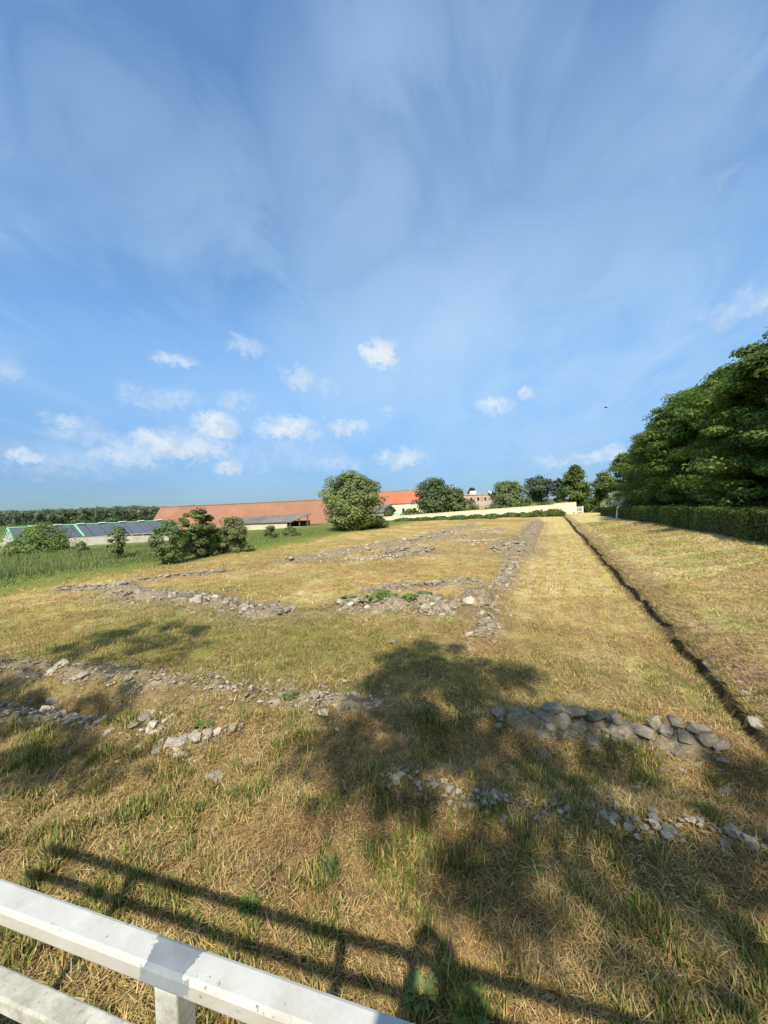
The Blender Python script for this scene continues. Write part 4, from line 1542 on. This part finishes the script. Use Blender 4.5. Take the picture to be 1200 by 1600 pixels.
# ------------------------------------------------------------------ grass
def blades(x, y, z, h, w, az, lean, col, seg=2, tipcol=1.15, root=0.6):
    """tapered bent blades; lean 0 = upright, ~1.4 = lying"""
    n = len(x)
    base = np.stack([x, y, z], -1)
    d = np.stack([np.sin(az), np.cos(az), 0 * az], -1)
    s = np.stack([np.cos(az), -np.sin(az), 0 * az], -1) * (w * 0.5)[:, None]
    upv = np.array((0, 0, 1.0))
    l1 = lean * root
    l2 = np.minimum(lean * (1.85 - root), 1.66)
    mid = base + (d * np.sin(l1)[:, None] + upv * np.cos(l1)[:, None]) * (h * 0.5)[:, None]
    tip = mid + (d * np.sin(l2)[:, None] + upv * np.cos(l2)[:, None]) * (h * 0.5)[:, None]
    if seg == 2:
        V = np.stack([base - s, base + s, mid + s * 0.8, mid - s * 0.8, tip], 1).reshape(-1, 3)
        b = np.arange(n)[:, None] * 5
        Q = b + np.array((0, 1, 2, 3))
        T = b + np.array((3, 2, 4))
        C = np.repeat(col, 5, 0)
        C[2::5] *= 1.05
        C[4::5] *= tipcol
        C[0::5] *= 0.8
        C[1::5] *= 0.8
        return V, [Q, T], C
    V = np.stack([base - s, base + s, tip], 1).reshape(-1, 3)
    T = np.arange(n * 3).reshape(n, 3)
    C = np.repeat(col, 3, 0)
    return V, [T], C


def wedge(n, d0, d1, rng, half=1.08):
    d = np.sqrt(d0 ** 2 + (d1 ** 2 - d0 ** 2) * rng.random(n))
    x = d * half * (2 * rng.random(n) - 1)
    return x, d


def drop_bare(x, y, keep_p=0.25, rng=RNG):
    u, v = to_uv(x, y)
    jt = (fbm(u, v * 0 + 2, 1.7, 3, 5.0) - 0.5) * 0.22
    bad = (v - jt > 2.05) & (v - jt < 2.27) & (u > 1)
    den = np.zeros(len(x))
    for r in RUIN.values():
        d = seg_dist(x, y, r['pts'], 2)
        den = np.maximum(den, np.exp(-(d / (r['w'] * 0.5)) ** 2))
    return ~bad & (rng.random(len(x)) > den * (1 - keep_p) * 0.75)


LITTER = np.array([(0.53, 0.38, 0.150), (0.60, 0.47, 0.22), (0.40, 0.265, 0.105), (0.25, 0.16, 0.074), (0.44, 0.345, 0.18), (0.33, 0.30, 0.105)])
GRASS = np.array([(0.150, 0.190, 0.038), (0.200, 0.230, 0.052), (0.265, 0.270, 0.078), (0.095, 0.145, 0.030)])


def litter_zone(name, label, d0, d1, n, lmin, lmax, w0, seg, seed):
    rng = np.random.default_rng(seed)
    x, y = wedge(n, d0, d1, rng)
    u, v = to_uv(x, y)
    g = green_amount(x, y)
    keep = drop_bare(x, y, 0.3, rng) & (rng.random(n) > 0.45 * g) & (v > -19)
    # hay lies in drifts
    dr = fbm(x, y, 1.1, 3, 50.0)
    keep &= rng.random(n) < 0.35 + 1.1 * sstep(0.35, 0.65, dr)
    x, y, dr = x[keep], y[keep], dr[keep]
    n = len(x)
    z = ground_z(x, y)
    h = lmin + (lmax - lmin) * rng.random(n) ** 1.8
    brown = sstep(0.42, 0.66, fbm(x, y, 0.55, 3, 61.0))
    ci = rng.choice(len(LITTER), n, p=[.22, .15, .18, .17, .12, .16])
    ci = np.where(rng.random(n) < brown * 0.6, rng.choice([2, 3], n), ci)
    lum = 0.88 + 0.5 * fbm(x, y, 2.2, 3, 95.0)
    c = LITTER[ci] * (rng.uniform(0.7, 1.15, n) * lum)[:, None]
    V, F, C = blades(x, y, z + rng.random(n) ** 2 * 0.05 * (0.3 + dr), h, w0 * rng.uniform(0.7, 1.5, n), rng.random(n) * 6.28, np.clip(rng.normal(1.36, 0.2, n), 0.7, 1.62), c, seg, 1.1, 0.9)
    o = link(name, mesh_np(name, V, F, M_BLADE, C))
    return tag(o, label, 'hay', None, 'stuff')


def grass_zone(name, label, d0, d1, n, hmin, hmax, w0, seg, seed, thr=0.25):
    rng = np.random.default_rng(seed)
    x, y = wedge(n, d0, d1, rng)
    # tufts: pull points together
    tx = x + (rng.random(n) - .5) * 0.02
    u, v = to_uv(x, y)
    g = green_amount(x, y)
    tuft = fbm(x, y, 5.5, 2, 70.0)
    keep = drop_bare(x, y, 0.3, rng) & (rng.random(n) < np.clip((g - thr * 0.5) * 1.3, 0.05, 1)) & (rng.random(n) < 0.25 + 1.3 * sstep(0.42, 0.68, tuft)) & (v > -19.8)
    x, y, g, tuft = x[keep], y[keep], g[keep], tuft[keep]
    n = len(x)
    z = ground_z(x, y)
    h = rng.uniform(hmin, hmax, n) * (0.55 + 1.1 * sstep(0.4, 0.75, tuft))
    c = GRASS[rng.integers(0, 4, n)] * rng.uniform(0.75, 1.25, n)[:, None]
    dry = rng.random(n) < 0.32
    c[dry] = LITTER[rng.integers(0, 3, dry.sum())] * 0.9
    V, F, C = blades(x, y, z - 0.01, h, w0 * rng.uniform(0.7, 1.5, n), rng.random(n) * 6.28, np.abs(rng.normal(0.45, 0.35, n)), c, seg)
    o = link(name, mesh_np(name, V, F, M_BLADE, C))
    return tag(o, label, 'grass', None, 'stuff')


litter_zone('cut_hay', 'dry cut hay strewn over the nearest ground', 1.7, 5.0, 280000, 0.02, 0.13, 0.0048, 2, 201)
litter_zone('cut_hay', 'dry cut hay on the ground around the squared wall', 5.0, 11.0, 200000, 0.04, 0.18, 0.0075, 1, 202)
litter_zone('cut_hay', 'dry cut hay over the ground of the ruined room', 11.0, 30.0, 120000, 0.10, 0.26, 0.018, 1, 203)
grass_zone('short_grass', 'green grass tufts in the nearest ground', 1.7, 5.0, 190000, 0.025, 0.10, 0.0095, 2, 211)
grass_zone('short_grass', 'green grass on the ground around the squared wall', 5.0, 11.0, 150000, 0.03, 0.085, 0.010, 1, 212)
grass_zone('short_grass', 'green grass over the ground of the ruined room', 11.0, 32.0, 110000, 0.04, 0.095, 0.022, 1, 213)

# tall meadow grass on the left
rng = np.random.default_rng(221)
n = 150000
u = rng.uniform(-4, 46, n) ** 1.0
v = -20.3 - 34 * rng.random(n) ** 1.6
x, y = from_uv(u, v)
tall = sstep(0.30, 0.55, fbm(x, y, 0.16, 3, 80.0))
edge = sstep(-20.0, -22.5, v) * (1 - 0.75 * sstep(17, 27, u + 0.2 * (v + 20)))
keep = (y > 4) & (np.abs(x) < 1.25 * y + 4) & (rng.random(n) < 0.25 + edge)
x, y, tall, edge = x[keep], y[keep], tall[keep], edge[keep]
n = len(x)
c_tall = 1.25
clumpy = fbm(x, y, 0.9, 3, 88.0)
h = (0.12 + 0.42 * edge * (0.25 + 0.6 * tall) * (0.35 + 1.3 * sstep(0.3, 0.7, clumpy))) * rng.uniform(0.5, 1.25, n)
c = np.array([(0.105, 0.150, 0.042), (0.140, 0.180, 0.055), (0.175, 0.205, 0.075), (0.26, 0.25, 0.12)])[rng.choice(4, n, p=[.35, .35, .2, .1])] * rng.uniform(0.75, 1.2, n)[:, None] * c_tall
V, F, C = blades(x, y, ground_z(x, y) - .02, h, 0.026 * rng.uniform(.7, 1.5, n), rng.random(n) * 6.28, np.abs(rng.normal(.35, .28, n)), c, 1)
tag(link('tall_grass', mesh_np('tall_grass', V, F, M_BLADE, C)), 'tall green meadow grass at the left edge', 'grass', None, 'stuff')

# hay on the bank to the right
rng = np.random.default_rng(231)
n = 50000
u = 2 + 44 * rng.random(n) ** 1.5
v = 2.45 + 4.9 * rng.random(n)
x, y = from_uv(u, v)
ci = rng.choice(len(LITTER), n, p=[.30, .30, .04, .02, .10, .24])
c = LITTER[ci] * rng.uniform(0.85, 1.25, n)[:, None]
gb2 = rng.random(n) < 0.35 * sstep(0.4, 0.7, fbm(x, y, 0.9, 4, 31.0))
c[gb2] = GRASS[rng.integers(0, 4, gb2.sum())] * 1.1
V, F, C = blades(x, y, ground_z(x, y) - .005, rng.uniform(.08, .20, n), (0.006 + 0.0009 * u) * rng.uniform(.7, 1.4, n), rng.normal(3.6, 1.0, n), rng.uniform(1.2, 1.6, n), c, 1, 1.1, 0.9)
tag(link('bank_hay', mesh_np('bank_hay', V, F, M_BLADE, C)), 'combed dry grass on the bank below the hedge', 'grass', None, 'stuff')


rng = np.random.default_rng(241)
n = 26000
u = 3.5 + 26 * rng.random(n) ** 1.4
side = rng.random(n) < 0.45
jt = (fbm(u, u * 0 + 2, 1.7, 3, 5.0) - 0.5) * 0.22
v = np.where(side, 2.06 - np.abs(rng.normal(0, 0.07, n)), 2.27 + np.abs(rng.normal(0, 0.10, n))) + jt
x, y = from_uv(u, v)
c = np.where((rng.random(n) < 0.35)[:, None], GRASS[rng.integers(0, 4, n)], LITTER[rng.integers(0, 6, n)]) * rng.uniform(0.7, 1.15, n)[:, None]
az_ = np.where(side, AZ + 1.57, AZ - 1.57) + rng.normal(0, 0.8, n)
V, F, C = blades(x, y, ground_z(x, y) - .005, rng.uniform(.04, .13, n), (0.006 + 0.0006 * u) * rng.uniform(.7, 1.4, n), az_, rng.uniform(.7, 1.6, n), c, 1, 1.1, 0.8)
tag(link('edge_grass', mesh_np('edge_grass', V, F, M_BLADE, C)), 'grass hanging over the edges of the narrow trench', 'grass', None, 'stuff')


# weeds with broad leaves, each a plant
def weed(px, py, r, h, nlv, label, mt=M_BRIGHT, seed=0, lw=0.22):
    rg = np.random.default_rng(seed)
    p = at(px, py)
    t = thing('weed_plant', label, 'plant', (p.x, p.y, gz(p.x, p.y) - 0.01), 0, 'weeds in the grass')
    mb = MB()
    r, h = r * 0.8, h * 0.8
    for i in range(int(nlv * 2.2)):
        a = rg.random() * 6.28
        L = r * rg.uniform(.6, 1.15)
        up = h * rg.uniform(.4, 1.1)
        w = L * lw * 0.6 * rg.uniform(.6, 1.3)
        dx, dy = math.cos(a), math.sin(a)
        sx, sy = -dy * w, dx * w
        o0 = Vector((dx * .01, dy * .01, 0))
        m1 = Vector((dx * L * .4, dy * L * .4, up * .75))
        m2 = Vector((dx * L * .75, dy * L * .75, up))
        tp = Vector((dx * L, dy * L, up * .8))
        s1 = Vector((sx, sy, w * .3))
        mb.add([o0, m1 + s1 * .8, m1 - s1 * .8 + Vector((0, 0, w * .6)), m2 + s1, m2 - s1 + Vector((0, 0, w * .6)), tp], [(0, 1, 2), (1, 3, 4, 2), (3, 5, 4)])
    mb.build('leaves', mt, t)


weed(735, 1585, .16, .10, 22, 'broad-leaved weed at the bottom edge right of the rail', M_BRIGHT, 1, .3)
weed(660, 1560, .14, .12, 26, 'dark leafy tuft in shade just above the rail end', M_SHRUB, 2, .2)
weed(830, 1352, .16, .07, 26, 'spreading green weed below the pale wall line', M_SHRUB, 3, .16)
weed(300, 1430, .10, .08, 34, 'bright green weed just beyond the grey painted patch', M_BRIGHT, 4, .2)
weed(390, 1445, .09, .08, 34, 'green leafy weed between the rail shadow and the rail', M_BRIGHT, 5, .18)
weed(515, 1385, .10, .19, 60, 'upright dark green grass tuft in the sunny patch', M_SHRUB, 6, .05)
weed(590, 1300, .08, .12, 40, 'thin upright tuft below the first pale stones', M_SHRUB, 7, .05)
weed(210, 1275, .14, .09, 26, 'leafy weed in the sunny patch before the hollow', M_BRIGHT, 8, .16)
weed(455, 1105, .15, .10, 26, 'green weed on the crumbled wall line at centre left', M_BRIGHT, 9, .3)
weed(320, 1150, .16, .10, 26, 'green weed above the sunlit wall stump', M_BRIGHT, 10, .3)
for i, (px, py) in enumerate([(545, 945), (585, 948), (612, 942), (640, 948), (664, 940), (600, 932)]):
    weed(px, py, .34, .24, 34, 'leafy weed on the front wall of the ruined room, %s from the left' % ORD[[0, 1, 3, 4, 5, 2][i]], M_BRIGHT if i % 2 else M_SHRUB, 30 + i, .3)

# ------------------------------------------------------------------ platform, railing
DECK = CAM_H - 1.70
rt = Vector((0.965, -0.262, 0)).normalized()       # along the rail
rn = Vector((0.262, 0.965, 0)).normalized()        # away from the platform
plat = MB()
c0 = rn * 0.60
def pl(a, b, z):
    q = c0 + rt * a - rn * b
    return (q.x, q.y, z)
plat.hexa([pl(-3, 3, DECK - .22), pl(3.2, 3, DECK - .22), pl(3.2, 0, DECK - .22), pl(-3, 0, DECK - .22), pl(-3, 3, DECK), pl(3.2, 3, DECK), pl(3.2, 0, DECK), pl(-3, 0, DECK)])
for a, b in ((-2.6, .4), (2.8, .4), (-2.6, 2.6), (2.8, 2.6)):
    q = c0 + rt * a - rn * b
    plat.box(q.x - .15, q.x + .15, q.y - .15, q.y + .15, -.3, DECK - .221)
tag(plat.build('viewing_platform', M_CONC), kind='structure')

m = mat('rail_paint', (0.75, 0.76, 0.74), 0.5, 0.35)
k = NT(m)
O = k.obj()
n1 = k.noise(O, 9, 7, 0.7)
n2 = k.noise(O, 38, 6, 0.72)
n3 = k.noise(O, 3.0, 5, 0.65)
c = k.mix(k.rng(n1, 0.35, 0.7), (0.43, 0.43, 0.41), (0.53, 0.535, 0.515))
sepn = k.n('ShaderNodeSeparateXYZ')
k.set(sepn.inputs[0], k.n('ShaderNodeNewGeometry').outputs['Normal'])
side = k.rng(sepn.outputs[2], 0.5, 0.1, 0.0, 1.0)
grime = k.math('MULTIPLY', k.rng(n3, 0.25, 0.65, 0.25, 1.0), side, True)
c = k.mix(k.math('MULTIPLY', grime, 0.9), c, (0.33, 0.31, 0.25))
c = k.mix(k.rng(n2, 0.64, 0.68), c, (0.26, 0.20, 0.16))
c = k.mix(k.rng(k.noise(O, 5.5, 8, 0.75), 0.50, 0.70, 0, 0.65), c, (0.36, 0.34, 0.29))
so_ = k.n('ShaderNodeSeparateXYZ')
k.set(so_.inputs[0], O)
px_ = k.math('ADD', so_.outputs[0], k.math('MULTIPLY', k.math('SUBTRACT', k.noise(O, 26, 6, 0.7), 0.5), 0.11))
pm = k.math('SUBTRACT', 0.056, k.math('ABSOLUTE', px_))
pm = k.rng(pm, -0.001, 0.001)
c = k.mix(pm, c, k.mix(k.rng(n1, 0.3, 0.75), (0.14, 0.16, 0.18), (0.26, 0.285, 0.305)))
chip = k.rng(k.math('MULTIPLY', k.noise(O, 14, 3, 0.5), k.noise(O, 70, 4, 0.6)), 0.395, 0.41)
c = k.mix(chip, c, (0.24, 0.20, 0.165))
k.base(c)
k.bump(k.math('SUBTRACT', k.math('ADD', k.math('MULTIPLY', n2, 0.3), k.math('MULTIPLY', pm, 0.4)), k.math('MULTIPLY', chip, 0.6)), 0.4, 0.004)
M_RAIL = m
m = mat('worn_rail_paint', (0.4, 0.4, 0.36), 0.8, 0.2)
k = NT(m)
O = k.obj()
n1 = k.noise(O, 8, 8, 0.72)
n2 = k.noise(O, 50, 5, 0.7)
c = k.mix(k.rng(n1, 0.35, 0.65), (0.24, 0.235, 0.19), (0.52, 0.52, 0.47))
c = k.mix(k.rng(n2, 0.55, 0.7, 0, .7), c, (0.16, 0.15, 0.12))
k.base(c)
k.bump(n1, 0.4, 0.006)
M_WORN = m

# top rail: outer edge seen through (0,1369) and (663,1600)
zr = CAM_H - 0.90
e1, e2 = at(0, 1369, zr), at(663, 1600, zr)
rt = (e2 - e1).normalized()
rn = Vector((-rt.y, rt.x, 0))
n1_, n2_ = at(0, 1422, zr), at(453, 1600, zr)
wr = (e1 - n1_).dot(rn)
post_c = at(252, 1520, zr)
post_s = (post_c - e1).dot(rt)
org = e1 + rt * post_s - rn * (wr / 2)
rail = thing('railing', 'white painted tube railing at lower left with grey patch', 'railing', (org.x, org.y, zr), math.atan2(rt.y, rt.x))
hr_ = 0.042
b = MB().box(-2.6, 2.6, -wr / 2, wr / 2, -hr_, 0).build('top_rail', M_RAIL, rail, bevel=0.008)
b['label'] = 'white top rail with a grey repainted patch'
MB().box(-2.6, 2.6, -wr / 2 + .004, wr / 2 - .004, -.262, -.222).build('lower_rail', M_WORN, rail, bevel=0.005)
for q in (-1.7, 0, 1.7):
    MB().box(q - .028, q + .028, -.024, .024, -hr_ - .9, -hr_ - .0005).build('post', M_WORN, rail, bevel=0.004)

# ------------------------------------------------------------------ the photographer on the platform (behind the camera)
pers = thing('person', 'person in dark clothes on the platform holding up a phone', 'person', (0.10, -0.25, DECK))
J = [((0, 0, .95), .15), ((0, 0, 1.15), .145), ((0, .01, 1.38), .165), ((0, .01, 1.5), .07), ((0, .03, 1.58), .065), ((0, .04, 1.68), .098), ((0, .03, 1.76), .085), ((0, .02, 1.81), .04),
     ((-.10, 0, .88), .10), ((-.12, .01, .48), .065), ((-.13, 0, .09), .045), ((-.14, .14, .04), .04),
     ((.10, 0, .88), .10), ((.12, .01, .48), .065), ((.13, 0, .09), .045), ((.15, .14, .04), .04),
     ((-.19, .01, 1.42), .065), ((-.26, .08, 1.28), .05), ((-.17, .17, 1.58), .036), ((-.125, .215, 1.70), .034),
     ((.19, .01, 1.42), .065), ((.24, .08, 1.28), .05), ((.02, .17, 1.58), .036), ((-.065, .215, 1.70), .034)]
E = [(0, 1), (1, 2), (2, 3), (3, 4), (4, 5), (5, 6), (6, 7), (0, 8), (8, 9), (9, 10), (10, 11), (0, 12), (12, 13), (13, 14), (14, 15), (2, 16), (16, 17), (17, 18), (18, 19), (2, 20), (20, 21), (21, 22), (22, 23)]
me = bpy.data.meshes.new('body')
me.from_pydata([j[0] for j in J], E, [])
m = mat('clothes_and_skin', (0.1, 0.1, 0.13), 0.9)
k = NT(m)
sz = k.n('ShaderNodeSeparateXYZ')
k.set(sz.inputs[0], k.obj())
c = k.mix(k.rng(sz.outputs[2], 0.93, 0.94), (0.03, 0.04, 0.07), (0.10, 0.11, 0.13))
c = k.mix(k.rng(sz.outputs[2], 1.495, 1.505), c, (0.48, 0.30, 0.22))
k.base(c)
me.materials.append(m)
body = link('body', me, pers)
md = body.modifiers.new('skin', 'SKIN')
for i, sv in enumerate(me.skin_vertices[0].data):
    sv.radius = (J[i][1], J[i][1] * (0.75 if i < 3 else 1))
    sv.use_root = (i == 0)
md2 = body.modifiers.new('sub', 'SUBSURF')
md2.levels = 2
md2.render_levels = 2
ph = MB().box(-.037, .037, -.012, -.004, -.13, .03).build('phone', M_DARK, None, (0.0, -0.03, CAM_H), bevel=.004)
tag(ph, 'dark phone held up by the person on the platform', 'phone')

# ------------------------------------------------------------------ trees behind the platform that shade the foreground
CT = 1 / math.tan(SUN_EL)


def in_poly(p, poly):
    c = False
    j = len(poly) - 1
    for i in range(len(poly)):
        a, b = poly[i], poly[j]
        if (a[1] > p[1]) != (b[1] > p[1]) and p[0] < (b[0] - a[0]) * (p[1] - a[1]) / (b[1] - a[1]) + a[0]:
            c = not c
        j = i
    return c


def shade_tree(name, label, polys, trunk_xy, hmid, hspan, seed, dens, leaf=0.13, per=50, cr=0.36):
    """a tree whose crown hangs where its shadow falls on the lawn"""
    rg = np.random.default_rng(seed)
    cl = []
    for poly, dmul in polys:
        W = [at(px, py) for px, py in poly]
        W = [(q.x, q.y) for q in W]
        xs = [q[0] for q in W]
        ys = [q[1] for q in W]
        area = 0.5 * abs(sum(W[i - 1][0] * W[i][1] - W[i][0] * W[i - 1][1] for i in range(len(W))))
        need = int(area * dens * dmul) + 1
        k_ = 0
        while k_ < need:
            p = (rg.uniform(min(xs), max(xs)), rg.uniform(min(ys), max(ys)))
            if not in_poly(p, W):
                continue
            k_ += 1
            h = hmid + hspan * rg.normal() * 0.5
            cl.append((p[0] + math.sin(SUN_AZ) * CT * h - trunk_xy[0], p[1] + math.cos(SUN_AZ) * CT * h - trunk_xy[1], h, cr * rg.uniform(.6, 1.2)))
    cl = np.array(cl)
    cm = foliage_mesh('crown', cl, per, leaf, M_PLANE, rg, .4, .6)
    cl2 = cl.copy()
    tm = trunk_mesh(rg, hmid * .8, .15, cl2, 5)
    put_tree(name, label, 'tree', (trunk_xy[0], trunk_xy[1], gz(*trunk_xy)), tm, cm)


POLY_L = [([(-200, 1040), (0, 1030), (140, 990), (235, 972), (335, 985), (345, 1010), (300, 1040), (230, 1055), (120, 1042), (0, 1062), (-200, 1080)], 1.0),
          ([(-250, 1090), (0, 1055), (120, 1062), (215, 1080), (225, 1125), (190, 1185), (120, 1225), (0, 1245), (-250, 1260)], 1.2)]
POLY_R = [([(590, 1030), (640, 1010), (700, 1018), (765, 1030), (790, 1062), (850, 1042), (868, 1075), (810, 1098), (840, 1120), (980, 1135), (1110, 1160), (1200, 1200), (1300, 1240), (1300, 1420), (1060, 1395),
            (960, 1370), (800, 1330), (720, 1300), (560, 1275), (470, 1225), (430, 1195), (520, 1170), (560, 1120), (570, 1070)], 1.1),
          ([(720, 1420), (900, 1430), (1200, 1420), (1350, 1450), (1400, 1640), (690, 1640), (700, 1500)], .9),
          ([(420, 1250), (560, 1290), (720, 1330), (700, 1350), (560, 1330), (420, 1290)], .7),
          ([(700, 1330), (1000, 1400), (1300, 1430), (1300, 1460), (900, 1430), (700, 1410)], .6),
          ([(60, 1230), (230, 1230), (300, 1250), (180, 1260)], .6)]
shade_tree('plane_tree', 'tree standing behind the platform to the left', POLY_L, (-8.0, -1.6), 7.6, 1.1, 301, 6.0)
shade_tree('plane_tree', 'tree standing behind the platform to the right', POLY_R, (2.6, -4.4), 7.4, 1.3, 302, 11.0)

# ------------------------------------------------------------------ bird in the sky
p = at_depth(947, 637, 45)
bird = thing('bird', 'tiny dark bird high above the far end of the walk', 'bird', p, 0.5)
MB().tube([(0, -.2, 0), (0, -.08, .01), (0, .06, .01), (0, .16, .02), (0, .22, .02)], [.015, .05, .055, .035, .01], 7).build('body', M_DARK, bird, smooth=True)
for s_ in (-1, 1):
    MB().add([(s_ * .03, .08, .03), (s_ * .03, -.06, .03), (s_ * .2, -.03, .10), (s_ * .2, .09, .10), (s_ * .38, -.06, .07), (s_ * .03, .01, .045), (s_ * .2, .03, .115)],
             [(0, 1, 2, 3), (3, 2, 4), (0, 5, 6, 3), (5, 1, 2, 6), (3, 6, 4), (6, 2, 4)]).build('wing', M_DARK, bird)
